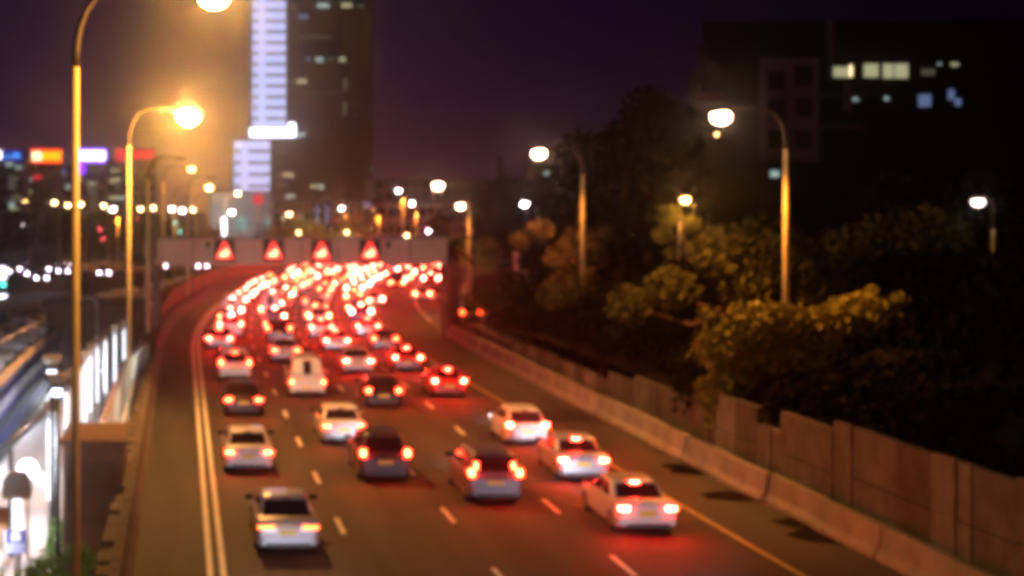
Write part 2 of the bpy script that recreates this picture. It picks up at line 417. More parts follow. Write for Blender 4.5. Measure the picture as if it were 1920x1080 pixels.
# right row
street_lamp(24.3, 60, 13.65, 2.5, 'nearest right-hand street lamp on a golden pole rising from the lit tree', G['white_lens'], 3.0, 8500, r0=.135, side=-1, lr=1.3)
street_lamp(25.0, 93, 13.2, 2.6, 'second right-hand street lamp, golden pole beside the brown-lit tree', G['white_lens'], 3.2, 5500, r0=.16, side=-1, lr=1.35)
street_lamp(24.1, 125, 11.5, 2.5, 'third right-hand street lamp, next to the palm at the gantry end', G['white_lens'], .3, 5000, r0=.17, side=-1, lr=1.35)
street_lamp(33.0, 170, 9.6, 1.1, 'short street lamp on the ramp, right of the gantry end', G['white_lens'], .3, 2500, r0=.16, side=-1, lr=1.25)
street_lamp(35.8, 150, 9.9, 1.2, 'street lamp on the hillside in front of the dark trees, left of the brown-lit tree', G['far_white'], 5.0, 700, r0=.15, side=-1)
# lamp hanging low over the narrow lit tree
street_lamp(30.0, 90, 10.3, .25, 'low warm lamp over the narrow leaning tree on the dark hillside', G['dim'], 5.4, 500, r0=.07, side=1, lr=.9)
# distant lamps
far = [(750, 357, 250, 'w', 8, 'left of the second pair over the gantry'), (775, 381, 235, 'w', 6, 'just above the right end of the gantry, lower of two'),
       (643, 390, 290, 'w', 12, 'in front of the low pale building, above the third warning triangle'), (705, 392, 290, 's', 12, 'amber, in front of the low pale building above the fourth triangle'),
       (438, 397, 200, 'w', 0, 'white, in front of the teal-lit wall above the first triangle'), (545, 401, 265, 's', 0, 'small amber, above the second warning triangle'),
       (765, 441, 300, 's', 0, 'tiny amber, touching the top edge of the gantry right of the triangles'), (825, 421, 250, 'w', 0, 'white, upper of the pair at the palm crown'), (806, 432, 260, 'v', 0, 'violet-white, lower of the pair at the palm crown'),
       (105, 379, 230, 's', 0, 'left of the near golden pole, widest of the amber cluster'), (130, 384, 236, 's', 0, 'touching the near golden pole on its left'), (154, 382, 230, 's', 0, 'touching the near golden pole on its right'),
       (197, 385, 236, 's', 0, 'amber, left one of the pair under the red sign'), (215, 391, 220, 'w', 8, 'white, right one of the pair under the red sign'), (266, 391, 250, 's', 0, 'small amber, between the second and third golden poles'),
       (290, 389, 250, 's', 0, 'amber, just right of the third golden pole'), (325, 391, 235, 'w', 0, 'leftmost of the bright run above the gantry end'), (345, 394, 225, 'w', 6, 'middle of the bright run above the gantry end'), (365, 392, 240, 's', 0, 'rightmost amber of the bright run above the gantry end'),
       (50, 377, 250, 'r', 0, 'small reddish, at the foot of the leftmost office block'), (1843, 376, 72, 'w', 0, 'white floodlight alone in the darkness at the far right')]
for px, py, D, c, pw, lab in far:
    p = P(px, py, D)
    if D < 80: c = 'f'
    lens = {'f': G['flood'], 'w': G['far_white'], 's': G['far_sodium'], 'v': G['head'], 'r': G['dim']}[c]
    zb = -.15 if px < 1000 else 5.5
    street_lamp(p.x + .5, D, p.z + .13, .62, 'distant street lamp, ' + lab, lens, zb, pw * 1000, r0=.11, side=-1, cat_group='distant street lamps', lr=1.0 if c != 'r' else .6)

# ------------------------------------------------------------------ sign gantry
GD = 108; t = thing('sign_gantry', 'pale box-beam gantry spanning the highway, carrying four red warning signs', 'gantry', (0, GD, 0))
xa, xb = -1.75, 19.1
b = MB(); b.box(xa, xb, -.6, .6, 5.45, 7.3); 
bo = b.build('beam', mat('gantry_beam', (.62, .48, .35), .75, noise=.12, nscale=.5), t)
MB().box(xa - .05, xb + .05, -.68, .68, 7.3, 7.42).build('coping', M['concrete'], bo)
MB().box(xa - .35, xa + .25, -.45, .45, -4.7, 5.45).build('post', M['concrete_dark'], t)
MB().box(xb - .35, xb + .05, -.3, .3, 0, 5.45).build('post', M['concrete_dark'], t)
jb = MB()
for k in range(1, 8): jb.box(xa + k * 2.6 - .03, xa + k * 2.6 + .03, -.612, -.6 - .002, 5.5, 7.28)
jb.build('panel_joint', M['concrete_dark'], bo)
rl = MB()
for k in range(15): rl.box(xa + .3 + k * 1.4, xa + .36 + k * 1.4, .3, .36, 7.42, 8.35)
rl.box(xa, xb, .3, .36, 8.3, 8.36); rl.box(xa, xb, .3, .36, 7.85, 7.9); rl.build('walkway_rail', M['dark_steel'], t)
names = ['leftmost', 'second from the left', 'third from the left', 'rightmost']
proto = None
for i, px in enumerate((421, 513, 603, 694)):
    c = P(px, 471, GD - .95)
    if proto is None:
        s = thing('warning_sign', '', 'sign', c)
        MB().box(-.74, .74, .02, .3, -.78, .78).build('sign_box', M['black'], s)
        tri = MB(); o_ = [(-.66, -.55), (.66, -.55), (.1, .68), (-.1, .68)]
        tri.prism([(x, 0, z) for x, z in o_], (0, .018, 0)); tri.build('red_triangle', G['sign_red'], s)
        fg = MB(); fg.prism([(x, -.02, z) for x, z in ((-.36, -.4), (.22, -.4), (.36, -.1), (.2, .2), (.02, .12), (-.1, -.08), (-.36, -.14))], (0, .018, 0)); fg.build('figure', G['sign_fig'], s)
        MB().box(-.82, .82, -.22, .02, .8, .84).build('visor', M['black'], s)
        proto = s
    else: s = copy_tree(proto)
    s.location = c; s['label'] = f'red lit warning triangle in a black box on the gantry, {names[i]}'; s['group'] = 'warning triangle signs on the gantry'
for px, lab in ((390, 'left'), (728, 'right')):
    c = P(px, 458, GD - .75); s = thing('beacon', f'small dark beacon lamp on the gantry at the {lab} end of the triangle row', 'beacon', c)
    MB().ball((0, 0, 0), .2, sc=(1, .6, 1)).build('housing', M['black'], s); MB().box(-.05, .05, 0, .2, -.3, .1).build('bracket', M['dark_steel'], s)

# ------------------------------------------------------------------ cars
PAINT = {}
for nme, c, mt, rg in (('white', (.62, .60, .60), 0, .35), ('silver', (.42, .42, .47), .4, .35), ('grey', (.16, .16, .19), .4, .35), ('dark grey', (.055, .055, .07), .3, .35),
                       ('black', (.015, .014, .017), .2, .3), ('red', (.38, .02, .02), .1, .35), ('dark red', (.14, .01, .015), .1, .35), ('blue', (.04, .06, .22), .3, .35)):
    PAINT[nme] = mat('paint_' + nme.replace(' ', '_'), c, rg, metal=mt, coat=.6)
TYPES = {
    'sedan': dict(L=4.55, W=.90, deck=1.0, belt=.95, rb=.78, rr=1.45, fr=2.65, fb=3.45, H=1.44, tl=(.80, .13, .30), plate=.66, hood=.88),
    'hatch': dict(L=3.95, W=.87, deck=.98, belt=.96, rb=.16, rr=.62, fr=2.1, fb=3.0, H=1.50, tl=(.88, .17, .20), plate=.62, hood=.92),
    'suv': dict(L=4.4, W=.92, deck=1.06, belt=1.06, rb=.10, rr=.48, fr=2.5, fb=3.4, H=1.68, tl=(1.04, .24, .17), plate=.72, hood=1.02),
    'van': dict(L=5.0, W=.93, deck=1.15, belt=1.15, rb=.06, rr=.42, fr=3.6, fb=4.5, H=2.0, tl=(.80, .2, .16), plate=.52, hood=1.2),
}
def rrect_y(hw, y, z0, z1, r=.10):  # closed loop across the car at station y
    pts = []
    for sx_, sz, a0 in ((1, 1, 0), (-1, 1, 90), (-1, -1, 180), (1, -1, 270)):
        rr_ = r if sz > 0 else r * .6
        cx = sx_ * (hw - rr_); cz = (z1 - rr_) if sz > 0 else (z0 + rr_)
        for k in range(4):
            an = R(a0 + 30 * k); pts.append((cx + rr_ * math.cos(an), y, cz + rr_ * math.sin(an)))
    return pts
def rrect_z(hw, y0, y1, z, r=.2):
    pts = []
    for sx_, sy, a0 in ((1, 1, 0), (-1, 1, 90), (-1, -1, 180), (1, -1, 270)):
        cx = sx_ * (hw - r); cyy = (y1 - r) if sy > 0 else (y0 + r)
        for k in range(5):
            an = R(a0 + 22.5 * k); pts.append((cx + r * math.cos(an), cyy + r * math.sin(an), z))
    return pts
def lerp(a, b, t): return a + (b - a) * t
def make_car(kind, lod=0, wide=False, high=False):
    T = TYPES[kind]; L, W, H = T['L'], T['W'], T['H']
    root = thing('car' if kind != 'van' else 'van', '', 'car' if kind != 'van' else 'van')
    b = MB(); dk = T['deck']; bl = T['belt']; hd = T['hood']
    # lower body, stations front to back with a slight taper
    st = [(0.0, W * .86, .36, dk * .70), (.04, W * .93, .30, dk * .88), (.14, W * .975, .25, dk - .02), (.45, W, .22, dk + .0), (T['rb'] + .5, W, .2, bl), (T['fb'] - .3, W, .2, bl),
          (T['fb'] + .1, W * .99, .2, hd + .02), (L - .5, W * .96, .22, hd - .08), (L - .15, W * .90, .26, hd - .22), (L, W * .78, .34, hd - .38)]
    b.loft([rrect_y(w, y, z0, z1) for y, w, z0, z1 in st])
    # cabin
    z0 = bl - .05; lv = []
    for t_ in (0, .25, .5, .75, .88, .96, 1.0):
        e = max(0, (t_ - .8)) * .55
        lv.append(rrect_z(lerp(W * .93, W * .74, t_) - e * .8, lerp(T['rb'], T['rr'], t_) + e, lerp(T['fb'], T['fr'], t_) - e, lerp(z0, H, 1 - (1 - t_) ** 1.15 if t_ > .8 else t_ * .96), r=.2 if t_ < .9 else .28))
    b.loft(lv)
    body = b.build('body', PAINT['white'], root)
    def cab(t_, fy, sx_=0, o=.015):   # point on cabin skin; fy 0 rear,1 front
        return None
    def zt(t_): return lerp(z0, H, t_ * .96)
    # rear window on the sloping back
    a0, a1 = (.08, .82); hw0, hw1 = W * .93 - .13, W * .74 - .09
    if kind == 'van': a0, a1, hw0, hw1 = .12, .85, .22, .20
    rw = MB(); q = []
    for t_, hw in ((a0, lerp(hw0, hw1, a0)), (a1, lerp(hw0, hw1, a1))):
        y = lerp(T['rb'], T['rr'], t_) - .012
        q.append([(-hw, y, zt(t_)), (hw, y, zt(t_))])
    rw.prism([q[0][0], q[0][1], q[1][1], q[1][0]], (0, .02, 0)); rw.build('rear_window', M['glass'], root)
    if lod == 0:
        ws = MB(); q = []
        for t_ in (.08, .85):
            hw = lerp(W * .93, W * .74, t_) - .16; y = lerp(T['fb'], T['fr'], t_) + .012
            q.append([(-hw, y, zt(t_)), (hw, y, zt(t_))])
        ws.prism([q[0][1], q[0][0], q[1][0], q[1][1]], (0, -.02, 0)); ws.build('windscreen', M['glass'], root)
        for sx_ in (-1, 1):
            for f0, f1 in ((.10, .46), (.50, .92)):
                q = []
                for t_ in (.14, .78):
                    x = sx_ * (lerp(W * .93, W * .74, t_) + .008); ya = lerp(T['rb'], T['rr'], t_) + .16; yb = lerp(T['fb'], T['fr'], t_) - .14
                    q.append([(x, lerp(ya, yb, f0), zt(t_)), (x, lerp(ya, yb, f1), zt(t_))])
                s_ = MB(); s_.prism([q[0][0], q[0][1], q[1][1], q[1][0]], (-sx_ * .02, 0, 0)); s_.build('side_window', M['glass'], root)
            m_ = MB(); m_.loft([[(sx_ * (W + .02 + u_), T['fb'] - .25 + v_ + du, bl + .1 + w_) for v_, w_ in ((-.06, -.08), (.06, -.07), (.06, .07), (-.06, .08))] for u_, du in ((-.08, 0), (.06, .02), (.18, .04))]); m_.build('mirror', M['black'], root)
    # bumper
    bm = MB(); bm.loft([rrect_y(W * f, y, .30, .56, .05) for y, f in ((-.06, .80), (-.03, .93), (.12, .985), (.3, 1.004))]); bm.build('bumper', PAINT['white'], root)
    MB().box(-W * .72, W * .72, -.075, -.03, .24, .36).build('skirt', M['black'], root)
    # lights
    tz, th, tw = T['tl']
    if wide: tw *= 1.5; th *= .8
    mt = G['tail_wide'] if wide else G['tail']
    for sx_ in (-1, 1):
        if kind in ('hatch', 'suv') :
            x1 = W * .965; yb = -.005 if kind == 'hatch' else -.005
        x0, x1 = W * .955 - tw, W * .955
        l_ = MB(); l_.loft([[(sx_ * x, y, tz + z) for x, z in ((x0, -th / 2), (x1, -th / 2 + .02), (x1 + .01, th / 2 - .02), (x0, th / 2))] for y in (-.012, .16)], smooth=False)
        l_.build('tail_light', mt, root)
        if high:
            MB().box(sx_ * .62 - .05, sx_ * .62 + .05, lerp(T['rb'], T['rr'], .3) - .05, lerp(T['rb'], T['rr'], .3) + .04, 1.1, 1.35).build('pillar_light', G['tail'], root)
    y = lerp(T['rb'], T['rr'], .86) - .03
    MB().box(-.13, .13, y - .01, y + .03, zt(.84), zt(.84) + .05).build('brake_light', G['tail_lo'], root)
    MB().box(-.26, .26, -.085 if T['plate'] < .56 else -.03, -.062 if T['plate'] < .56 else .03, T['plate'] - .075, T['plate'] + .075).build('licence_plate', M['plate'], root)
    if lod == 0:
        for sx_ in (-1, 1):
            for yy in (.85, L - .85):
                tb = MB(); tb.tube([(sx_ * (W - .2), yy, .32), (sx_ * (W - .19), yy, .32), (sx_ * (W - .03), yy, .32), (sx_ * (W + .005), yy, .32)], [.29, .32, .32, .29], n=18)
                w_ = tb.build('tyre', M['rubber'], root)
                MB().tube([(sx_ * (W + .0), yy, .32), (sx_ * (W + .012), yy, .32)], [.2, .19], n=14).build('rim', M['rim'], w_)
    else:
        for sx_ in (-1, 1):
            MB().box(sx_ * (W - .11) - .1, sx_ * (W - .11) + .1, .55, 1.15, 0, .4).build('tyre', M['rubber'], root)
            MB().box(sx_ * .58 - .08, sx_ * .58 + .08, L - .03, L + .012, .56, .66).build('headlight', G['head_jam'], root)
    return root
protos = {}
def place_car(kind, x, D, paint, tail, label, cat=None, rz=None, lod=0, wide=False, high=False, brake=True, group='cars driving away on the highway', plate=True, z=0, name=None):
    key = (kind, lod, wide, high); fresh = key not in protos
    if fresh:
        protos[key] = make_car(*key); t = protos[key]
    else: t = copy_tree(protos[key])
    t.location = (x, D, z); t.rotation_euler = (0, 0, -head(D) if rz is None else rz); t['label'] = label; t['group'] = group
    for c in t.children:
        n = c.name.split('.')[0]
        m = None
        if n in ('body', 'bumper'): m = PAINT[paint]
        elif n == 'tail_light': m = G[tail]
        elif n == 'pillar_light': m = G[tail]
        elif n == 'brake_light': m = G['tail_hi' if tail == 'tail_hi' else ('tail' if brake else 'tail_lo')] if brake else M['black']
        if m and lod == 1 and n in ('tail_light', 'brake_light') and m is not M['black']:
            m = G[{G['tail_lo']: 'tail_lo_far', G['tail']: 'tail_far', G['tail_hi']: 'tail_hi_far'}[m]]
        if m:
            c.material_slots[0].link = 'OBJECT'; c.material_slots[0].material = m
    return t
near = [
    ('sedan', 541, 1042, 'silver', 'tail_wide', 'nearest silver car with wide flat tail lights, alone at the bottom of the left lane', dict(wide=True, brake=False)),
    ('sedan', 467, 889, 'white', 'tail', 'white saloon in the left lane, directly ahead of the nearest silver car', dict(brake=False)),
    ('sedan', 645, 836, 'white', 'tail', 'white saloon with a glowing pale bumper in the second lane, above the grey hatchback', dict(brake=False)),
    ('suv', 723, 905, 'dark grey', 'tail', 'dark grey tall hatchback with a yellow plate in the second lane', dict(brake=False)),
    ('suv', 930, 946, 'grey', 'tail', 'grey hatchback with lights high beside its rear window, third lane', dict(high=True, brake=False)),
    ('hatch', 990, 838, 'white', 'tail_hi', 'white sporty hatchback in the right lane, highest of the three cars by the yellow line', dict(brake=False)),
    ('sedan', 1095, 905, 'silver', 'tail_hi', 'silver car bathed in red brake light, right lane behind the white hatchback', dict(rz=-.05)),
    ('sedan', 1215, 1004, 'white', 'tail_hi', 'white saloon braking in the right lane, nearest car to the yellow edge line', dict()),
    ('hatch', 843, 747, 'red', 'tail_hi', 'red hatchback alone in the right lane beside the yellow edge line', dict()),
    ('hatch', 720, 767, 'black', 'tail', 'black hatchback with a yellow plate in the third lane, right of the white van', dict(brake=False)),
    ('van', 577, 746, 'white', 'tail', 'white van with a narrow upright rear window in the second lane', dict(brake=False)),
    ('sedan', 457, 782, 'black', 'tail', 'black saloon with a yellow plate in the left lane, below the boxy white car', dict(brake=False)),
    ('suv', 441, 715, 'white', 'tail', 'white boxy car in the left lane, above the black saloon', dict()),
    ('sedan', 672, 703, 'white', 'tail_hi', 'white saloon in the third lane, above and right of the white van', dict(brake=False)),
    ('hatch', 765, 699, 'dark red', 'tail_hi', 'dark red car braking in the right lane, above the red hatchback', dict()),
    ('sedan', 536, 681, 'white', 'tail', 'pale saloon with low lights in the second lane, just ahead of the white van', dict(brake=False)),
    ('sedan', 412, 657, 'silver', 'tail_hi', 'silver saloon at the left line with three lights in a row', dict()),
    ('sedan', 632, 661, 'silver', 'tail_hi', 'silver saloon braking with a triangle of three lights in the third lane', dict()),
    ('hatch', 722, 660, 'grey', 'tail', 'small grey hatchback in the right lane, up and left of the dark red car', dict(brake=False)),
    ('suv', 523, 643, 'black', 'tail', 'black tall car between lit cars in the second lane, above the pale saloon', dict(brake=False)),
    ('hatch', 603, 636, 'white', 'tail_hi', 'white hatchback in the third lane right ahead of the braking silver saloon', dict()),
    ('suv', 432, 634, 'white', 'tail_hi', 'white tall car with three very bright lights low in the left lane of the bend', dict()),
    ('hatch', 690, 634, 'silver', 'tail_hi', 'silver hatchback with glaring lights in the right lane where the road begins to bend', dict()),
]
for kind, px, py, paint, tail, lab, kw in near:
    D = F * HC / (py - 375); x = (px - 340) * D / F
    place_car(kind, x, D, paint, tail, lab, **kw)
hl_mat = glow('headlight_lens', (.95, .93, 1), 6)
for x, D, lab in ((3.1, 29.5, 'white saloon following the nearest silver car, below the photo'), (13.6, 31, 'silver saloon following the braking white saloon, below the photo'), (8.6, 28, 'grey saloon behind the two grey hatchbacks, below the photo')):
    place_car('sedan', x, D, lab.split()[0], 'tail', lab, brake=False)
for o in [o for o in bpy.data.objects if o.parent is None and o.get('group') == 'cars driving away on the highway']:
    L = 4.5 if o.name.startswith('car') else 5.0
    MB().box(-.66, -.48, L - .14, L - .06, .60, .70).build('headlight', hl_mat, o); MB().box(.48, .66, L - .14, L - .06, .60, .70).build('headlight', hl_mat, o)
    l = light(o, (0, L + .1, .66), 1300 if o.location.y < 34 else 600, (.86, .86, 1), .12, spot=0); l.data.spot_size = R(50); l.data.spot_blend = .8; l.rotation_euler = (R(85), 0, 0)
lane_c = [2.95, 6.75, 10.35, 14.0]; lname = ['left', 'second', 'third', 'right']
colw = ['white', 'silver', 'grey', 'black', 'white', 'dark red', 'blue', 'silver', 'dark grey', 'white', 'red']
for li, u in enumerate(lane_c):
    D = [119.5, 112.5, 117, 121.5][li]; k = 0
    while D < 262:
        kind = random.choice(['sedan', 'hatch', 'suv', 'sedan', 'hatch', 'sedan', 'suv', 'van']); paint = random.choice(colw)
        tl = random.choices(['tail_hi', 'tail', 'tail_lo'], [[.85, .15, 0], [.25, .5, .25], [.3, .5, .2], [.75, .25, 0]][li])[0]
        if D > 190: tl = random.choices(['tail_hi', 'tail', 'tail_lo'], [.5, .4, .1])[0]
        uu = u + random.uniform(-.35, .35)
        kw = {'sedan': 'saloon', 'hatch': 'hatchback', 'suv': 'tall car', 'van': 'van'}[kind]
        st_ = {'tail_hi': 'with glaring brake lights', 'tail': 'with lit tail lights', 'tail_lo': 'with dim tail lights'}[tl]
        place_car(kind, uu + off(D), D, paint, tl, f'{paint} {kw} {st_}, {ordw[k]} car of {lname[li]} lane past the gantry', lod=1, brake=(tl == 'tail_hi' or random.random() < .4), group='cars queuing around the bend')
        D += random.uniform(5.9, 7.6); k += 1
for li, u in enumerate((17.9, 21.6, 25.3)):
    D = 168 + 5 * li; k = 0
    while D < 262:
        uu = u + random.uniform(-.3, .3); x = uu + off(D)
        kind = random.choice(['sedan', 'hatch', 'suv']); paint = random.choice(colw); tl = random.choice(['tail_hi', 'tail_hi', 'tail'])
        if 340 + x * F / D < 826:
            kw = {'sedan': 'saloon', 'hatch': 'hatchback', 'suv': 'tall car'}[kind]
            place_car(kind, x, D, paint, tl, f'{paint} {kw}, {ordw[k]} car of the {["inner", "middle", "outer"][li]} exit lane far beyond the gantry', lod=1, brake=random.random() < .5, group='cars queuing around the bend')
        D += random.uniform(6.4, 8.8); k += 1
for px, py, paint, tl, lab in ((702, 578, 'white', 'tail_hi', 'small white car with one bright light on the empty lane by the ramp split'), (792, 567, 'white', 'tail', 'pale car on the exit ramp, left of its neighbour under the gantry end'),
                               (818, 566, 'silver', 'tail_lo', 'silver car on the exit ramp, right-hand one of the pair under the gantry end'), (851, 603, 'black', 'tail_lo', 'black car between the gantry post and the palm trunk'), (884, 606, 'silver', 'tail_lo', 'silver-blue car on the ramp just right of the palm trunk')):
    D = F * HC / (py - 375); place_car('hatch', (px - 340) * D / F, D, paint, tl, lab, lod=1, brake=False, group='cars on the exit ramp')
# a bus-like bright bar of lights in the jam
# oncoming cars: headlights
def make_oncoming():
    t = thing('car', '', 'car')
    b = MB(); W = .88; L = 4.3
    b.loft([rrect_y(w, y, z0, z1) for y, w, z0, z1 in ((0, .7, .34, .55), (.15, .82, .26, .72), (.6, .87, .22, .85), (1.3, W, .2, .95), (3.8, W, .2, .98), (4.2, .84, .25, .9), (L, .75, .3, .7))])
    b.loft([rrect_z(lerp(.82, .66, q), lerp(1.1, 1.8, q), lerp(3.9, 3.3, q), lerp(.9, 1.45, q), .18) for q in (0, .5, .9, 1)])
    b.build('body', PAINT['silver'], t)
    w = MB(); w.prism([(-.66, 1.22, 1.0), (.66, 1.22, 1.0), (.56, 1.66, 1.36), (-.56, 1.66, 1.36)], (0, .02, 0)); w.build('windscreen', M['glass'], t)
    for sx_ in (-1, 1): MB().ball((sx_ * .62, .06, .66), .1, sc=(1.3, .7, .9)).build('headlight', G['head'], t)
    for sx_ in (-1, 1):
        for yy in (.8, 3.5): MB().tube([(sx_ * .7, yy, .31), (sx_ * .89, yy, .31)], .31, n=12).build('tyre', M['rubber'], t)
    return t
onc = [(8, 507, 'at the very left edge of the photo'), (45, 503, 'second from the left edge, bright pair'), (60, 512, 'just below and right of the bright pair'), (78, 521, 'lowest one, nearest the wall top'), (100, 503, 'violet-white, midway to the near pole'),
       (118, 507, 'violet-white, next to the midway one'), (128, 495, 'pinkish, touching the left side of the near pole'), (195, 510, 'small and dim, below the guard rail'), (303, 497, 'bright and alone at the left gantry post'), (380, 498, 'violet pair just under the left end of the gantry beam')]
pr = None
for px, py, lab in onc:
    s_ = (py - 375) / (HC - .66); D = F / s_; x = (px - 340) / s_
    if pr is None: pr = make_oncoming(); t = pr
    else: t = copy_tree(pr)
    t.location = (x, D, -.1 if D > 190 else 0); t.rotation_euler = (0, 0, .1); t['label'] = 'oncoming car with headlights, ' + lab; t['group'] = 'oncoming cars beyond the railway'

# ------------------------------------------------------------------ vegetation
def leaves(b, lobes, n, sz, flat=.75):
    tot = sum(r ** 2 for *_, r in lobes)
    for cx, cy_, cz, r in lobes:
        for _ in range(int(n * r * r / tot)):
            v = Vector((random.gauss(0, 1), random.gauss(0, 1), random.gauss(0, 1))).normalized() * r * (random.random() ** .33)
            v.z *= flat; c = Vector((cx, cy_, cz)) + v + Vector((random.gauss(0, r * .07), random.gauss(0, r * .07), random.gauss(0, r * .07)))
            a = Vector((random.gauss(0, 1), random.gauss(0, 1), random.gauss(0, 1))).normalized(); q = a.orthogonal().normalized(); w = a.cross(q)
            s1 = sz * random.uniform(.5, 1.3); s2 = s1 * random.uniform(.35, .7)
            b.add([c - q * s1, c - w * s2 * .8, c + q * s1, c + w * s2], [(0, 1, 2, 3)])
def tree(name, label, cat, loc, lobes, n, sz, lm, trunk=None, tr=.2, group=None, flat=.8, shrub=False):
    t = thing(name, label, cat, loc, 0, group)
    b = MB(); leaves(b, lobes, n, sz, flat); b.build('foliage' if shrub else 'crown', lm, t)
    tb = MB()
    base = trunk or [(0, 0, -.4), (.1, 0, max(1, lobes[0][2] * .6))]
    tb.tube(base, [tr * (1 - .5 * i / len(base)) for i in range(len(base))], n=8)
    top = Vector(base[-1])
    for l in lobes[:7]:
        c = Vector(l[:3]); mid = top.lerp(c, .5) + Vector((0, 0, -.15 * (c - top).length)); tb.tube([top, mid, c], [tr * .5, tr * .3, tr * .1], n=6)
    tb.build('stem' if shrub else 'trunk', M['bark'], t)
    return t
def lob(c, spread, n, r0, r1):
    return [(c[0] + random.uniform(-1, 1) * spread[0], c[1] + random.uniform(-1, 1) * spread[1], c[2] + random.uniform(-1, 1) * spread[2], random.uniform(r0, r1)) for _ in range(n)]
def at_px(px, py, D): p = P(px, py, D); return p
# big lit tree round the nearest right pole: lobes placed in its own metres
b0 = Vector((24.2, 57.5, 3.6))
L1 = [(-3.3, 0, .8, 1.15), (-2.8, .3, -.3, 1.0), (-3.7, -.2, -.9, .85), (-2.2, 0, 1.6, 1.2), (-1.2, .2, 1.6, 1.15), (-.2, .3, 1.5, 1.1), (.9, .2, 1.5, 1.2), (1.9, .2, 1.9, 1.2), (2.6, .3, 2.0, 1.0), (1.6, 0, .8, 1.0), (.6, -.3, .4, 1.0), (-.9, -.2, .3, 1.0), (.2, -.3, -.9, .6), (.5, -.3, -1.7, .45), (2.7, 0, .9, .9), (-3.5, -.2, -1.9, .6), (-1.8, .2, -.9, .7)]
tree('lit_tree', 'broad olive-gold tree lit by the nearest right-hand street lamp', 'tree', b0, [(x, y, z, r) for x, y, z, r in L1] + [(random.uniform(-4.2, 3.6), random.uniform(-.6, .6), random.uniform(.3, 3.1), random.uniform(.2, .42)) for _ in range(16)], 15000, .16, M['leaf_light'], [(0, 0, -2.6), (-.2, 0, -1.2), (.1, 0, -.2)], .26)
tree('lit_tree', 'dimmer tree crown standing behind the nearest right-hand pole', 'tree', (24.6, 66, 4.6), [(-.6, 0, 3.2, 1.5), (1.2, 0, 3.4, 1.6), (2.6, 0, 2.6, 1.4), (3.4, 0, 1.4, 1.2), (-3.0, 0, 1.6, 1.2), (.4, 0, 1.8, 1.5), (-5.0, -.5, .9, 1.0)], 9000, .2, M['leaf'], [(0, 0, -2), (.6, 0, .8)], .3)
# leaning narrow tree
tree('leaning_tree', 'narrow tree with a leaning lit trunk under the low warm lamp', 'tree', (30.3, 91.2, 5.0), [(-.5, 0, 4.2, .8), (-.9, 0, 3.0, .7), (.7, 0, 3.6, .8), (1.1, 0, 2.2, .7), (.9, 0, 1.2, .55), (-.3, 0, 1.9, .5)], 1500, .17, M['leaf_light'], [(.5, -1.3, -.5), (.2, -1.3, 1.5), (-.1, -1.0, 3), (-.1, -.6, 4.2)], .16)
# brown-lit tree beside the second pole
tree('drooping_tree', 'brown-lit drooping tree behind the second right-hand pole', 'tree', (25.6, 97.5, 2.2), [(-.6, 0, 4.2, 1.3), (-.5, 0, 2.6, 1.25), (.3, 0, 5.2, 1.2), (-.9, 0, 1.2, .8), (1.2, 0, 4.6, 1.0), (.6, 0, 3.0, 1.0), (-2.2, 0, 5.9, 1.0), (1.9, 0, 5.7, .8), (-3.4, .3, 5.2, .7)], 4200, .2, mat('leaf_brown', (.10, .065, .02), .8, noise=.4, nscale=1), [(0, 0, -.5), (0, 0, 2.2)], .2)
# dark background masses
dk = [('tall_tree', 'tallest dark tree, left of the nearest right-hand lamp', (1215, 160), 112, 560, (2.6, 2, 6.5), 14, 1.5, 2.6, 11000, .42),
      ('tall_tree', 'dark wide tree right of the tallest one, below the dark building', (1130, 250), 118, 560, (3.0, 2, 4.5), 12, 1.5, 2.5, 9000, .42),
      ('dark_tree', 'dark rounded tree behind the cypress at the foot of the hill', (985, 330), 158, 520, (4.2, 2, 3.5), 12, 1.6, 2.6, 7000, .42),
      ('dark_tree', 'dark tree between the second lamp and the brown-lit tree', (1060, 320), 140, 540, (3, 2, 3.5), 10, 1.6, 2.6, 6000, .42),
      ('dark_tree', 'black tree filling the middle of the right side, behind the gold tree', (1430, 380), 100, 620, (4.5, 2, 2.8), 14, 1.4, 2.3, 9000, .4),
      ('dark_tree', 'black tree right of the gold tree, below the lit office windows', (1700, 330), 95, 650, (4.5, 2, 4.0), 15, 1.5, 2.6, 9000, .4),
      ('dark_tree', 'black tree at the right edge under the lone floodlight', (1880, 400), 80, 700, (3.5, 2, 3.6), 12, 1.3, 2.2, 8000, .36),
      ('dark_tree', 'dark tree directly left of the tallest tree top', (1300, 330), 105, 600, (2.6, 2, 4.2), 10, 1.3, 2.0, 7000, .4)]
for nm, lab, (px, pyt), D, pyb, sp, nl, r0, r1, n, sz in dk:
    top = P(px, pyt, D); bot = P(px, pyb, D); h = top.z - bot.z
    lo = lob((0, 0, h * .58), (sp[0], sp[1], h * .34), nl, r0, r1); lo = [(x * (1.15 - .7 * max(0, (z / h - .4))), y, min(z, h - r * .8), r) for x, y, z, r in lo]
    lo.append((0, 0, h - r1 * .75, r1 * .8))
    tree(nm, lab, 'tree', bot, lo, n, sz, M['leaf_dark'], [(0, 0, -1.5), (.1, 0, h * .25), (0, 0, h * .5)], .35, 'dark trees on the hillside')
# cypress
p = P(938, 296, 150); bz = P(938, 480, 150).z; h = p.z - bz
tree('cypress', 'pointed black cypress against the purple sky', 'tree', (p.x, 150, bz), [(0, 0, h * q, .9 * (1.1 - q) + .12) for q in (.2, .35, .5, .62, .74, .84, .92, .98)], 2000, .25, M['leaf_dark'], [(0, 0, -1), (0, 0, h * .7)], .15, flat=1.3)
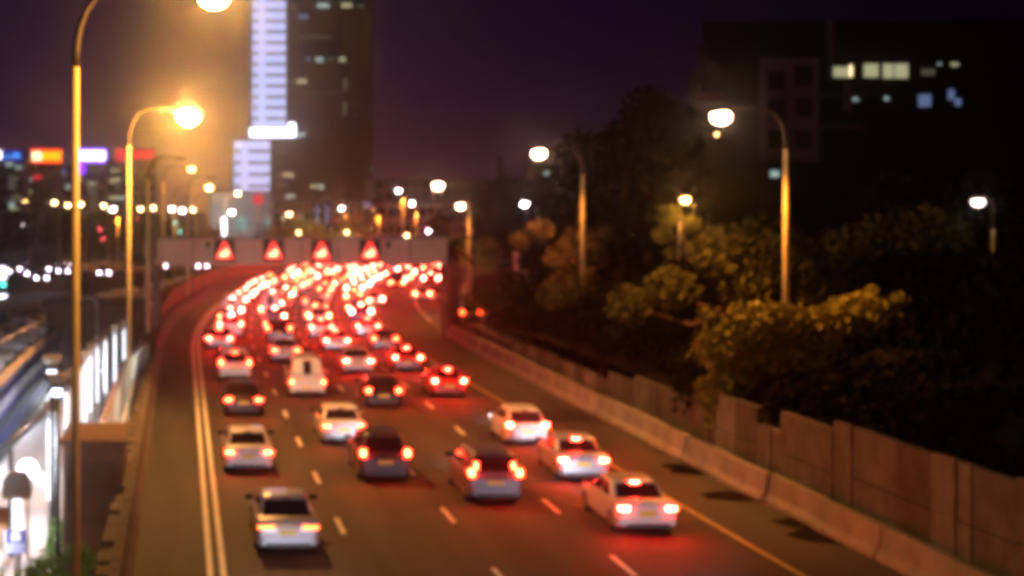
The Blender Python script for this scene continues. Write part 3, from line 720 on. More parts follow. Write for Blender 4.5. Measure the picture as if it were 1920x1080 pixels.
# palm at the gantry end
t = thing('palm_tree', 'dark thick-trunked palm at the right end of the gantry', 'tree', (20.3, 111, .2))
MB().tube([(0, 0, -.4), (-.1, 0, 3), (-.25, 0, 6.2)], [.5, .42, .36], n=10).build('trunk', M['bark'], t)
b = MB()
for k in range(26):
    an = random.uniform(0, 2 * math.pi); el_ = random.uniform(-.1, 1.1); Lf = random.uniform(1.6, 2.6); prev = Vector((-.25, 0, 6.2)); d = Vector((math.cos(an) * math.cos(el_), math.sin(an) * math.cos(el_), math.sin(el_)))
    for s_ in range(6):
        nx = prev + d * Lf / 6; sd = d.cross(Vector((0, 0, 1))).normalized(); w = .34 * (1 - abs(s_ - 2) / 5)
        b.add([prev, prev + sd * w - Vector((0, 0, .12)), nx + sd * w * .8 - Vector((0, 0, .12)), nx], [(0, 1, 2, 3)]); b.add([prev, nx, nx - sd * w * .8 - Vector((0, 0, .12)), prev - sd * w - Vector((0, 0, .12))], [(0, 1, 2, 3)])
        prev = nx; d = (d + Vector((0, 0, -.28))).normalized()
b.build('crown', M['leaf_dark'], t)
# yellow-green lit bush near third lamp, hill bushes
def bush(px, py, D, w, h, lm, label, n=1100, group=None, sz=.16):
    p = P(px, py, D); lo = [(random.uniform(-w, w), random.uniform(-.6, .6), random.uniform(.3, h), random.uniform(.35, .6) * min(w, h) + .15) for _ in range(9)]
    return tree('shrub', label, 'shrub', (p.x, D, p.z), lo, n, sz, lm, [(0, 0, -.5), (0, 0, h * .4)], .08, group, shrub=True)
bush(890, 510, 132, 1.9, 3.4, M['leaf_light'], 'yellow-green lit shrub beside the third right-hand pole', 1500)
bush(935, 600, 106, 2.0, 2.2, M['leaf'], 'dark shrub at the lower end of the slope, by the silver-blue car')
bush(985, 640, 98, 2.0, 2.4, M['leaf_dark'], 'dark shrub above the start of the low right wall')
bush(1060, 668, 88, 1.8, 2.2, M['leaf_dark'], 'dark shrub above the low right wall, left of the second pole foot')
bush(1130, 690, 80, 1.8, 2.6, M['leaf_dark'], 'dark shrub above the low right wall, below the second lamp pole')
bush(1215, 720, 70, 1.6, 2.6, M['leaf_dark'], 'dark shrub left of the gold tree, above the stepped wall')
bush(1340, 765, 60, 1.6, 2.0, M['leaf_dark'], 'dark shrub under the left side of the gold tree')
bush(1470, 800, 53, .55, 1.6, M['leaf_dark'], 'dark shrub drooping over the notch in the right wall', 900)
bush(1090, 590, 92, 2.4, 1.8, M['leaf'], 'dim brown shrub at the foot of the second right-hand pole')
bush(1220, 600, 84, 2.6, 2.0, M['leaf_dark'], 'dark shrub on the slope below the leaning tree')
bush(1650, 640, 64, 3, 2.6, M['leaf_dark'], 'dark shrub on the slope right of the gold tree')
bush(1600, 800, 52, 2.2, 1.2, M['leaf_dark'], 'dark shrub behind the tall right wall, above the bare branches')
bush(1820, 860, 46, 2.0, 1.3, M['leaf_dark'], 'dark shrub behind the tall right wall at the photo edge')
for px, py, D, w, h, lab in ((1030, 600, 110, 2.6, 3.0, 'dark shrub mass above the ramp, left of the second pole'), (1150, 640, 92, 2.6, 3.2, 'dark shrub mass between the second pole and the gold tree'), (1250, 665, 80, 2.4, 3.2, 'dark shrub mass just left of the gold tree'),
    (1560, 720, 62, 2.4, 2.4, 'dark shrub under the right half of the gold tree'), (1730, 740, 58, 2.6, 3.0, 'dark shrub right of the bare branches'), (1860, 720, 56, 2.6, 3.6, 'dark shrub at the right edge above the tall wall'), (1700, 560, 74, 3.6, 3.6, 'faint reddish shrub on the slope right of the gold tree top')):
    bush(px, py, D, w, h, M['leaf_dark'] if 'reddish' not in lab else M['leaf'], lab, 2400, sz=.24)
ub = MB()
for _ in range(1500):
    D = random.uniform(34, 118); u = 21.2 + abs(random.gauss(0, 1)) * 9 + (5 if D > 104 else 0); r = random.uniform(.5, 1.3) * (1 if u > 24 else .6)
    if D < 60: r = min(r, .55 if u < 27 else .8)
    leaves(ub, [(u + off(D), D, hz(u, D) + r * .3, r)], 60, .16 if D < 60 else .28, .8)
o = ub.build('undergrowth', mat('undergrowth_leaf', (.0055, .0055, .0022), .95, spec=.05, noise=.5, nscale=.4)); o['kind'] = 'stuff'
# bare branches over the wall
t = thing('fallen_branch', 'bare lit branch lying over the top of the right wall', 'branch', (0, 0, 0))
b = MB(); b.tube([P(1500, 796, 52.5), P(1560, 797, 53.5), P(1610, 785, 54), P(1645, 766, 54.5)], [.07, .06, .05, .04], n=6); b.tube([P(1645, 766, 54.5), P(1600, 764, 54.2), P(1555, 768, 54)], [.04, .04, .02], n=6)
b.tube([P(1600, 740, 55), P(1630, 722, 55.4), P(1650, 712, 55.4)], [.05, .04, .02], n=6)
b.build('limb', mat('bare_bark', (.30, .2, .12), .9, noise=.3, nscale=4), t)
# slope cabinets
t = thing('utility_cabinet', 'grey box on the grassy slope beyond the ramp', 'cabinet', P(990, 522, 140)); MB().box(-1.0, 1.0, 0, 1.5, -.6, 2.3).build('case', M['facade_pale'], t); MB().box(-1.08, 1.08, -.08, 1.58, 2.3, 2.42).build('lid', M['steel'], t); MB().box(-.4, .4, -.04, -.01, -.2, 1.9).build('door', M['steel'], t)
# round mirror / dish
p = P(1780, 470, 100); t = thing('traffic_mirror', 'pale round mirror catching light in the dark at the right', 'mirror', p)
MB().tube([(0, -.06, 0), (0, 0, 0)], [.62, .66], n=20).build('mirror_disc', M['white_paint'], t); MB().tube([(0, .08, -5), (0, .08, 0)], .06).build('post', M['steel'], t)

# ------------------------------------------------------------------ station in the trench, left
FZ = -3.7
struct(MB().box(-9.4, -2.6, 24, 128, -4.8, FZ).build('railway_platform', M['platform']))
def cx_of(D): return {58: -5.1}.get(D, -5.1 + max(0, D - 58) * .0055 + max(0, D - 80) ** 2 * .0038)
Dc = [58, 61.5, 66, 70, 74, 78, 82, 86, 90, 94, 97.5]
pr = None
for i, D in enumerate(Dc):
    if pr is None:
        t = pr = thing('platform_lamp_column', '', 'lamp column')
        MB().tube([(0, 0, 0), (0, 0, 5.6)], .13, n=10).build('column', M['white_paint'], t)
        MB().box(-.22, .22, -.2, .2, 5.6, 5.95).build('cap', mat('cap_brown', (.2, .12, .05), .6), t)
        MB().tube([(-.02, -.24, 2.2), (-.02, -.24, 5.3)], .07, n=8).build('light_tube', G['tube'], t)
        MB().box(-.06, .06, -.2, -.13, 2.9, 5.5).build('tube_bracket', M['white_paint'], t)
    else: t = copy_tree(pr)
    t.location = (cx_of(D), D, FZ); t['label'] = f'white platform column with a bright vertical light tube, {ordw[i]} from the front'; t['group'] = 'lit columns along the station platform'
for D, pw in ((53.5, 600), (62, 1300), (74, 1200), (90, 1000)): light(None, (-6.6 + (0 if D < 80 else 1), D, .3), pw, (.86, .90, 1), .25, 'platform_fill_light')  # fill lights without fixtures, added to brighten the platform
# bar fence behind the columns with red and white rail
t = thing('bar_fence', 'fence of upright grey bars with a slanting red and white rail beside the platform', 'fence')
def fx(D): return -3.35 + max(0, D - 84) ** 2 * .0045
k = 0; D = 54.0
while D < 100:
    MB().box(fx(D) - .05, fx(D) + .05, D, D + .1, FZ, FZ + 4.2).build('bar', M['steel'], t); D += .62; k += 1
D = 54.0; k = 0
while D < 99:
    a_ = (fx(D), D, .62); c_ = (fx(D + .9), D + .9, .62)
    MB().tube([a_, c_], .13, n=8).build('rail_piece', M['red_paint'] if k % 2 else M['white_paint'], t); D += .9; k += 1
t = thing('bar_fence', 'second darker bar fence right at the foot of the highway parapet', 'fence')
D = 62.0
while D < 98:
    MB().box(-2.65, -2.57, D, D + .08, FZ, .1).build('bar', M['dark_steel'], t); D += .8
MB().tube([(-2.6, 62, .15), (-2.6, 98, .15)], .09, n=8).build('top_rail', M['white_paint'], t)
# brown stair shelter
t = thing('stair_shelter', 'brown rendered stair shelter beside the near golden pole', 'shelter', (-3.0, 51, 0))
MB().box(-1.05, 1.0, 0, 4, FZ, 1.72).build('walls', M['brown'], t)
MB().box(-1.15, 1.1, -.12, 4.1, 1.72, 1.9).build('roof_slab', M['brown'], t)
MB().box(-.95, -.8, -.04, -.005, FZ, 1.4).build('corner_strip', M['concrete_dark'], t)
MB().box(-.7, .75, -.03, -.004, -1.0, 1.2).build('recessed_panel', mat('brown_panel', (.18, .095, .045), .85, noise=.2, nscale=.8), t)
# bushes below
for x, D, z, w, h, lab, n in ((-2.3, 47, -2.9, 1.0, 2.2, 'green bush at the bottom, right of the near golden pole', 2600), (-4.3, 46, -3.0, .7, 2.1, 'bright green bush at the bottom, left of the near golden pole', 2200), (-4.35, 53.4, -3.3, .32, 2.1, 'small bright green bush lit white beside the stair shelter', 900)):
    lo = [(random.uniform(-w, w), random.uniform(-.5, .5), random.uniform(.3, h), random.uniform(.3, .5)) for _ in range(12)]
    tree('bush', lab, 'bush', (x, D, z), lo, n, .085, M['leaf_green'], [(0, 0, -.5), (0, 0, h * .4)], .06, shrub=True)
# globe lamp post, info post with blue sign
t = thing('globe_lamp', 'round white globe lamp glowing above the platform at lower left', 'lamp', P(52, 880, 50))
MB().ball((0, 0, 0), .33, n=20, m=14).build('globe', G['globe'], t); MB().tube([(0, 0, -3), (0, 0, -.3)], .05, n=8).build('post', M['steel'], t); MB().tube([(.3, 0, 0), (.9, 0, 0)], .035, n=6).build('bracket', M['steel'], t)
p = P(32, 1080, 48); t = thing('information_post', 'platform post with brown hood, white light tube and blue sign', 'sign post', (p.x, 48, FZ))
MB().tube([(0, .1, 0), (0, .1, 5.0)], .12, n=10).build('post', mat('post_brown', (.35, .28, .26), .6), t)
pz = P(32, 960, 48).z - FZ
MB().tube([(0, -.08, pz - .75), (0, -.08, pz + .7)], .15, n=10).build('light_tube', G['tube'], t)
light(t, (-.7, -.9, pz - 1.2), 75, (.9, .92, 1), .15)  # extra fill light beside the post, added to brighten the bushes
hz_ = P(30, 910, 48).z - FZ
MB().loft([rrect_z(w, -.3, .35, hz_ + z, .06) for z, w in ((-.38, .44), (-.2, .46), (.2, .42), (.42, .28))]).build('hood', mat('hood_brown', (.25, .14, .07), .7), t)
sz_ = P(32, 1012, 48).z - FZ
sg = MB().box(-.31, .31, -.33, -.26, sz_ - .37, sz_ + .37).build('sign_board', mat('sign_board_blue', (.05, .06, .42), .4, emit=(.08, .09, .6), es=.25), t)
w_ = MB(); w_.box(-.16, .16, -.345, -.334, sz_ + .04, sz_ + .33)
for zz, l_ in ((-.07, .27), (-.17, .29), (-.29, .29)): w_.box(-l_, l_, -.345, -.334, sz_ + zz - .022, sz_ + zz + .022)
w_.build('lettering', mat('sign_white_film', (.8, .8, .85), .5, emit=(.9, .9, 1), es=.4), sg)
t = thing('orange_panel', 'orange rounded panel cut off by the left edge, beside the blue sign', 'panel', P(2, 972, 47)); MB().loft([rrect_z(.25, -.05, .05, z, .04) for z in (-.34, .34)]).build('panel', mat('orange_enamel', (.7, .28, .03), .4), t); MB().tube([(0, .1, -3), (0, .1, 0)], .05).build('post', M['steel'], t)
# dark signal heads on the platform
for px, py, D, lab in ((98, 700, 54, 'dark platform camera mast with pale housing left of the near golden pole'), (108, 735, 50, 'dark floodlight bracket with flared hood just left of the near golden pole')):
    p = P(px, py, D); t = thing('equipment_mast', lab, 'mast', p)
    MB().box(-.22, .22, -.2, .2, -.25, .25).build('housing', M['dark_steel'], t); MB().tube([(0, 0, -.25), (0, 0, FZ - p.z)], .07).build('post', M['dark_steel'], t)
    MB().loft([rrect_z(w, -w * .8, w * .8, z, .03) for z, w in ((.25, .16), (.5, .32), (.62, .34))]).build('hood', M['steel'], t)
    MB().box(-.16, .16, -.23, -.205, -.1, .12).build('lens', G['tube_soft'], t)
# dark overhead beam falling across the platform
t = thing('canopy_beam', 'dark diagonal canopy beam over the platform edge at left', 'beam')
b = MB(); b.tube([(-6.9, 56, .55), (-5.4, 66, 1.37)], .2, n=8); b.build('beam', M['dark_steel'], t)
for q in ((-6.6, 57.8, .6), (-5.55, 65, 1.2)): MB().tube([q, (q[0], q[1], FZ)], .1, n=8).build('leg', M['dark_steel'], t)
# trains
def train(u0, u1, top, label, D0, stripe, roofm):
    t = thing('train', label, 'train')
    D = D0
    while D < 182:
        D1 = D + 24.6; n = 6
        def sec(u, z): return [(u + off(D + (D1 - D) * i / n), D + (D1 - D) * i / n, z) for i in range(n + 1)]
        prof = [(u1, -4.4), (u1 + .04, top - 2.4), (u1, top - .5), (u1 - .35, top - .08), ((u0 + u1) / 2, top), (u0 + .35, top - .08), (u0, top - .5), (u0, -4.4)]
        secs = [[(u + off(y), y, z) for u, z in prof] for y in [D + (D1 - D) * i / n for i in range(n + 1)]]
        c = MB().loft(secs, smooth=False).build('carriage', roofm, t)
        def band(z0, z1, m, nm, o=.02):
            A = [(u1 + o + off(y) + (.04 if z1 > top - 2.6 and z0 < top - 1 else .04), y, z0) for y in [D + .05 + (D1 - D - .1) * i / n for i in range(n + 1)]]
            B = [(x, y, z1) for x, y, _ in A]
            MB().quadstrip(A, B).build(nm, m, c)
        if stripe:
            band(top - 1.35, top - .5, M['train_blue'], 'blue_band'); band(top - 1.95, top - 1.35, M['train_white'], 'white_band'); band(-4.35, top - 1.95, M['train_blue'], 'lower_band')
            band(top - 1.15, top - .75, M['glass'], 'window_band', .035); band(top - 3.0, top - 2.4, M['glass'], 'window_band', .035)
        MB().quadstrip([(u1 - .34 + off(y), y, top - .06) for y in [D + (D1 - D) * i / n for i in range(n + 1)]], [(u1 + .012 + off(y), y, top - .47) for y in [D + (D1 - D) * i / n for i in range(n + 1)]]).build('roof_edge', M['train_roof_edge'], c)
        for q in (.15, .4, .65, .88):
            y = D + (D1 - D) * q; xc = (u0 + u1) / 2 + off(y)
            MB().loft([[(x_ + xc, y_, z_) for x_, y_, z_ in rrect_z(w, y - l_, y + l_, top + z, .25)] for z, w, l_ in ((-.05, .85, 1.3), (.2, .85, 1.25), (.38, .6, 1.0), (.42, .3, .6))]).build('roof_unit', M['train_white'] if int(q * 100) % 2 else M['steel'], c)
        D = D1 + .5
train(-13.4, -10.55, -.35, 'blue and white train beside the platform', 52, True, M['train_roof'])
train(-18.0, -15.1, -1.15, 'dark train on the far track, its roof edge glittering orange', 70, False, M['train_roof'])
# far platform roof
b = MB(); b.loft(profile_run([(-27, -1.3), (-27, -1.0), (-21.5, -.9), (-21.5, -1.2)], 75, 180), smooth=False)
t = thing('platform_canopy', 'long flat purple-grey canopy over the far platform, beyond both trains', 'canopy'); b.build('roof', mat('canopy_purple', (.13, .10, .16), .6), t)
for D in range(78, 180, 12): MB().tube([(-24 + off(D), D, -4.7), (-24 + off(D), D, -1.2)], .12).build('column', M['steel'], t)
# railway signals
for px, py, D, lab in ((262, 525, 150, 'dark railway signal head between the second and third golden poles'), (157, 522, 140, 'dark railway signal head right behind the near golden pole')):
    p = P(px, py, D); t = thing('railway_signal', lab, 'signal', p)
    MB().box(-.45, .45, -.15, .15, -.75, .75).build('head', M['black'], t); MB().tube([(0, .2, -4.7 - p.z), (0, .2, 0)], .09).build('post', M['dark_steel'], t)
t = thing('white_arch', 'small pale arched hoop just right of the near golden pole', 'hoop', P(163, 575, 118))
b = MB(); b.tube([(-.8 * math.cos(a_), 0, .75 * math.sin(a_)) for a_ in [math.pi * k / 12 for k in range(13)]], .07, n=6); b.build('hoop', M['white_paint'], t); MB().box(-.85, -.7, -.05, .05, -4, 0).build('leg', M['steel'], t); MB().box(.7, .85, -.05, .05, -4, 0).build('leg', M['steel'], t)
# orange-lit service building behind the platforms
p = P(190, 600, 118); t = thing('service_building', 'low brown service building at the end of the platforms behind the golden poles', 'building', (-6.5, 122, 0)); MB().box(-4.5, 3.6, 0, 5, -4.75, 1.6).build('walls', M['brown'], t); MB().box(-4.7, 3.8, -.2, 5.2, 1.6, 1.8).build('roof', M['concrete_dark'], t); MB().box(-2, -1, -.04, -.01, -4, -2).build('door', M['dark_steel'], t)

# ------------------------------------------------------------------ city behind
def tower_windows(parent, x0, x1, y, z0, z1, nx, nz, lit, mats, name='window', gap=.25):
    dx = (x1 - x0) / nx; dz = (z1 - z0) / nz
    for i in range(nx):
        for j in range(nz):
            if random.random() < lit:
                MB().box(x0 + dx * (i + gap), x0 + dx * (i + 1 - gap * .5), y - .06, y - .02, z0 + dz * (j + .3), z0 + dz * (j + .75)).build(name, random.choice(mats), parent)
def rect(px0, px1, py0, py1, D): a = P(px0, py1, D); b_ = P(px1, py0, D); return a.x, b_.x, a.z, b_.z
TD = 430
t = thing('office_tower', 'tall dark office tower with a bright striped white-blue floodlit wing', 'tower', (0, TD, 0))
x0, x1, _, _ = rect(536, 703, 0, 1, TD); ztop = P(0, -120, TD).z
b = MB(); N = 20; ring = []
ring = [(x0, 0), (x0 + (x1 - x0) * .62, -2.5), (x0 + (x1 - x0) * .86, -1.0), (x1, 3.5), (x1, 28), (x0, 28)]
b.loft([[(x, y, z) for x, y in ring] for z in (-.2, ztop)], smooth=False); b.build('shaft', M['facade_dark'], t)
fl = (ztop) / 26.0
for j in range(26):  # spandrel lines
    z = 10 + j * 3.07
    if z < ztop: MB().add([(x - (0.1 if 0 else 0), y - .12, z + dz) for x, y in ring[:4] for dz in (0, .5)], [(0, 2, 3, 1), (2, 4, 5, 3), (4, 6, 7, 5)]).build('spandrel', M['facade_blue'], t)
def face_y(x):
    for (xa_, ya), (xb_, yb) in zip(ring[:4], ring[1:4]):
        if xa_ <= x <= xb_: return ya + (yb - ya) * (x - xa_) / (xb_ - xa_)
    return 0
for px, py, w, h, m in ((550, 12, 12, 7, 'win_dim'), (605, 12, 22, 9, 'win_cool'), (648, 12, 20, 9, 'win_warm'), (676, 12, 14, 7, 'win_dim'), (568, 32, 18, 8, 'win_blue'), (577, 112, 7, 8, 'win_blue'), (598, 113, 13, 9, 'win_cool'), (617, 113, 16, 6, 'win_dim'), (640, 113, 12, 8, 'win_warm'),
                        (565, 153, 20, 8, 'win_warm'), (547, 152, 6, 5, 'win_dim'), (645, 160, 7, 24, 'win_dim'), (645, 205, 7, 26, 'win_dim'), (662, 217, 8, 5, 'win_dim'), (560, 253, 22, 8, 'win_cool'), (697, 318, 8, 8, 'win_dim'), (590, 70, 60, 4, 'win_dim'), (600, 175, 70, 3, 'win_dim')):
    a0, a1, c0, c1 = rect(px - w / 2, px + w / 2, py - h / 2, py + h / 2, TD); yy = min(face_y(a0), face_y(a1)) - .25
    MB().box(a0, a1, yy - .05, yy, c0, c1).build('lit_window', G[m], t)
# side wing: cladding bands, their floodlighting put in as emission, with dark slits
def lit_wing(parent, px0, px1, py0, py1, step, D, y0):
    a0, a1, c0, c1 = rect(px0, px1, py0, py1, D)
    MB().box(a0, a1, y0, y0 + 12, c0 if py1 < 300 else -.2, c1 + .3).build('wing_core', M['facade_dark'], parent)
    py = py0
    while py < py1 - 4:
        pe = min(py + step, py1); _, _, z0_, z1_ = rect(px0, px1, py, pe, D)
        MB().box(a0 + .15, a1 - .15, y0 - .3, y0 - .05, z0_ + .40, z1_ - .36).build('lit_band', G['facade_lit'], parent)
        xm = a0 + (a1 - a0) * .30; MB().box(xm - .9, xm + .9, y0 - .34, y0 - .30, z0_ - .36, z0_ + .40).build('lit_link', G['facade_lit'], parent)
        py += step
lit_wing(t, 471, 536, -80, 240, 20.2, TD, -2)
a0, a1, c0, c1 = rect(468, 552, 238, 257, TD); MB().box(a0, a1, -2.9, -2.5, c0, c1 - .6).build('strip_light', G['facade_strip'], t)
a0, a1, c0, c1 = rect(540, 551, 232, 257, TD); MB().box(a0, a1, -3.3, -3.0, c0, c1).build('strip_light', G['tube_soft'], t)
t2 = thing('podium_block', 'shorter block in front of the tower, its left half striped with white-blue light', 'building', (0, 415, 0))
lit_wing(t2, 437, 507, 262, 365, 21.8, 415, -1)
a0, a1, c0, c1 = rect(507, 622, 262, 445, 415); MB().box(a0, a1, 0, 14, -.2, c1).build('walls', M['facade_dark'], t2); MB().box(a0 - .3, a1 + .3, -.3, 14.3, c1, c1 + .6).build('parapet', M['facade_blue'], t2)
for px, py, w, h, m in ((541, 328, 20, 8, 'win_warm'), (524, 329, 14, 6, 'win_dim'), (588, 349, 10, 7, 'win_warm'), (602, 350, 12, 8, 'win_cool'), (545, 369, 18, 8, 'win_cool'), (534, 284, 10, 6, 'win_dim'), (606, 372, 9, 6, 'win_dim'), (645, 354, 9, 6, 'win_dim'), (530, 347, 26, 5, 'win_dim')):
    a0, a1, c0, c1 = rect(px - w / 2, px + w / 2, py - h / 2, py + h / 2, 414); MB().box(a0, a1, -.12, -.03, c0, c1).build('lit_window', G[m], t2)
def block(name, label, px0, px1, py0, D, m, depth=14, wins=(), lit=0, grid=None, wm=('win_dim',), cat='building', zb=-.2, roofm=None):
    a0, a1, c0, c1 = rect(px0, px1, py0, 460, D); t = thing(name, label, cat, ((a0 + a1) / 2, D, 0)); w = (a1 - a0) / 2
    MB().box(-w, w, 0, depth, zb, c1).build('walls', m, t); MB().box(-w - .2, w + .2, -.2, depth + .2, c1, c1 + .45).build('parapet', roofm or M['facade_grey'], t)
    for px, py, ww, hh, k in wins:
        q0, q1, r0, r1 = rect(px - ww / 2, px + ww / 2, py - hh / 2, py + hh / 2, D); MB().box(q0 - t.location.x, q1 - t.location.x, -.12, -.03, r0, r1).build('lit_window', G[k], t)
    if grid:
        nx, nz = grid; hgt = c1 - 2
        for j in range(nz):
            for i in range(nx):
                xx = -w + (i + .5) * 2 * w / nx; zz = 2 + (j + .5) * hgt / nz
                on = random.random() < lit
                MB().box(xx - .32 * 2 * w / nx, xx + .32 * 2 * w / nx, -.08, -.02, zz - .22 * hgt / nz, zz + .22 * hgt / nz).build('window', G[random.choice(wm)] if on else M['pane_dark'], t)
    return t
block('office_block', 'leftmost office block under the small blue rooftop sign', -30, 44, 302, 330, M['facade_grey'], wins=((17, 308, 16, 6, 'win_cool'), (35, 314, 12, 6, 'win_cool'), (25, 335, 18, 10, 'win_dim'), (22, 350, 14, 12, 'win_dim'), (30, 372, 22, 14, 'win_dim'), (28, 392, 20, 4, 'win_warm')), grid=(5, 6), lit=.25, wm=('win_dim', 'win_dim', 'win_cool'))
block('office_block', 'office block under the orange rooftop sign', 46, 120, 303, 345, M['facade_grey'], wins=((51, 337, 16, 7, 'win_cool'), (70, 332, 16, 8, 'ad_red'), (53, 360, 11, 8, 'win_warm'), (119, 322, 6, 9, 'win_blue')), grid=(6, 6), lit=.08, wm=('win_dim',))
block('office_block', 'office block behind the near golden pole, under the white and violet sign', 122, 198, 306, 352, M['facade_grey'], wins=((127, 350, 8, 8, 'win_cool'), (147, 333, 8, 20, 'win_warm'), (172, 344, 14, 5, 'win_warm'), (171, 358, 14, 14, 'win_dim')), grid=(5, 6), lit=.15, wm=('win_dim', 'win_dim'))
block('office_block', 'office block under the long red rooftop sign', 200, 292, 302, 348, M['facade_grey'], wins=((212, 320, 6, 6, 'win_warm'), (222, 319, 6, 6, 'win_warm'), (211, 338, 9, 7, 'win_warm'), (222, 337, 7, 7, 'win_warm'), (215, 371, 22, 6, 'win_warm'), (230, 371, 8, 5, 'win_cool')), grid=(6, 7), lit=.1, wm=('win_dim',))
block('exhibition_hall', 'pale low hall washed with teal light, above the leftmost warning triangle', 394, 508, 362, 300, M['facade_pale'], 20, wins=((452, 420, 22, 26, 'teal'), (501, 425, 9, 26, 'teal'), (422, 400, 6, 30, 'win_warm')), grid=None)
block('shop_building', 'dark low building with two white upright light strips, above the second and third triangles', 512, 622, 375, 290, M['facade_dark'], 16, wins=((595, 405, 5, 38, 'win_blue'), (613, 403, 5, 34, 'win_blue'), (532, 408, 6, 10, 'win_warm'), (565, 410, 8, 20, 'win_dim')), grid=(8, 4), lit=.12, wm=('win_dim', 'win_warm'))
block('low_hall', 'long pale brown low hall above the rightmost warning triangle', 622, 830, 380, 310, M['facade_pale'], 18, wins=((690, 382, 20, 10, 'win_blue'),), grid=(14, 2), lit=.0)
block('office_block', 'dark flat-topped block against the purple sky, right of the tower', 703, 905, 337, 360, M['facade_grey'], 20, grid=(12, 5), lit=.02)
# bright light on the hall
t = thing('floodlight', 'bright white upright floodlight in front of the teal-lit hall', 'floodlight', P(420, 430, 285)); MB().box(-.35, .35, -.2, .2, -2.0, 2.2).build('lamp', G['facade_strip'], t); MB().tube([(0, .1, -4.5), (0, .1, 0)], .12).build('post', M['steel'], t); light(t, (0, 2.5, 1.5), 3500, (.75, .88, 1), .3)
t = thing('round_sign', 'round crimson lit sign on a post above the second warning triangle', 'sign', P(484, 374, 270)); MB().tube([(0, -.12, 0), (0, .12, 0)], 1.0, n=20).build('disc', G['ad_red'], t); MB().tube([(0, .2, -10), (0, .2, 0)], .14).build('post', M['steel'], t)
# rooftop signs
def lightbox(label, px0, px1, py0, py1, D, parts, base='sign_frame'):
    a0, a1, c0, c1 = rect(px0, px1, py0, py1, D); t = thing('rooftop_sign', label, 'sign', ((a0 + a1) / 2, D - .5, c0), 0, 'lit signs on the office roofs'); W_ = a1 - a0; H_ = c1 - c0
    MB().box(-W_ / 2 - .1, W_ / 2 + .1, .1, .5, -.1, H_ + .1).build('frame', M['black'], t)
    for x in (-.35, .35): MB().box(x * W_ - .1, x * W_ + .1, .15, .4, -2.0, -.1).build('strut', M['steel'], t)
    for nm, f0, f1, g0, g1, m in parts: MB().box(-W_ / 2 + f0 * W_, -W_ / 2 + f1 * W_, -.1, .098 - .0, g0 * H_, g1 * H_).build(nm, G[m], t)
lightbox('blue rooftop sign with thin lettering at the left edge', 4, 42, 284, 301, 328, [('lettering', .05 + .1 * i, .05 + .1 * i + .07, .3, .3 + h, 'ad_cyan') for i, h in enumerate((.25, .3, .2, .3, .25, .45, .6, .5, .35))] + [('border', 0, 1, .88, 1, 'ad_blue'), ('border', 0, 1, 0, .12, 'ad_blue')])
lightbox('white end of a rooftop sign cut off by the left edge', -12, 3, 283, 298, 327, [('panel', 0, 1, 0, 1, 'ad_white')])
lightbox('orange and yellow rooftop sign with a red border', 58, 117, 280, 304, 343, [('logo', .04, .34, .12, .82, 'ad_orange_hot'), ('lettering', .36, .97, .12, .82, 'ad_orange'), ('border', 0, 1, .86, 1, 'ad_edge'), ('border', 0, 1, -.05, .1, 'ad_edge')])
lightbox('bright white rooftop sign with violet glow behind the near golden pole', 144, 199, 281, 303, 350, [('lettering', .03, .97, .12, .9, 'ad_white'), ('border', 0, 1, .92, 1.08, 'ad_violet'), ('border', 0, 1, -.08, .1, 'ad_violet'), ('border', .975, 1.03, .1, .92, 'ad_violet')])
lightbox('small violet sign below the bright white rooftop sign', 143, 160, 306, 325, 350, [('panel', 0, 1, 0, 1, 'ad_violet')])
lightbox('long red rooftop sign behind the golden poles', 216, 290, 279, 301, 346, [('lettering', 0, .32, -.08, 1.05, 'ad_red'), ('lettering', .34, 1, .08, .92, 'ad_red')])
# far road bridge with its traffic lights and cars
t = thing('road_bridge', 'dim road bridge with a parapet crossing behind the oncoming road', 'bridge', (0, 262, 0))
a = P(-20, 462, 262); c = P(345, 462, 262); MB().box(a.x, c.x, 0, 8, .9, 2.2).build('deck', M['concrete_dark'], t); MB().box(a.x, c.x, -.3, -.02, 1.4, 3.1).build('parapet', M['concrete_dark'], t)
for px in (20, 150, 235, 330): q = P(px, 462, 262); MB().box(q.x - .8, q.x + .8, .5, 7, -.2, .9).build('pier', M['concrete'], t)
for px, py, c, lab in ((187, 432, 'red_dot', 'pinkish red light above the stacked red one'), (195, 451, 'red_dot', 'orange-red glow, lowest of the red lights at left'), (248, 434, 'red_dot', 'red light right beside the second golden pole'), (259, 413, 'red_dot', 'pink double red light, highest of the four'), (338, 437, 'green_dot', 'green signal with a red dot beside the gantry end'), (330, 421, 'green_dot', 'small pale signal above the green one'),
                       (481, 448, 'red_dot', 'tiny red signal on the gantry top between the first two triangles')):
    D = 255; p = P(px, py, D); t = thing('traffic_light', 'traffic light, ' + lab, 'traffic light', p, 0, 'traffic lights beyond the railway')
    MB().box(-.35, .35, 0, .4, -.8, .8).build('case', M['black'], t); k = .32 if px not in (330, 481, 338) else .16
    MB().ball((0, -.05, .2), k, sc=(1.3 if px in (259, 195) else 1, .3, 1)).build('lens', G[c], t); MB().tube([(0, .3, -p.z), (0, .3, 0)], .1).build('post', M['dark_steel'], t)
hl = [(58, 439, 'left one of three on the bridge'), (66, 447, 'lower one of the left cluster on the bridge'), (106, 430, 'high small one on the bridge, middle'), (112, 440, 'middle of the bridge, violet tinted'), (120, 447, 'bluish, lowest of the middle cluster on the bridge'), (143, 434, 'right behind the near golden pole on the bridge'), (36, 421, 'tiny blue-white, alone in the dark trees at left')]
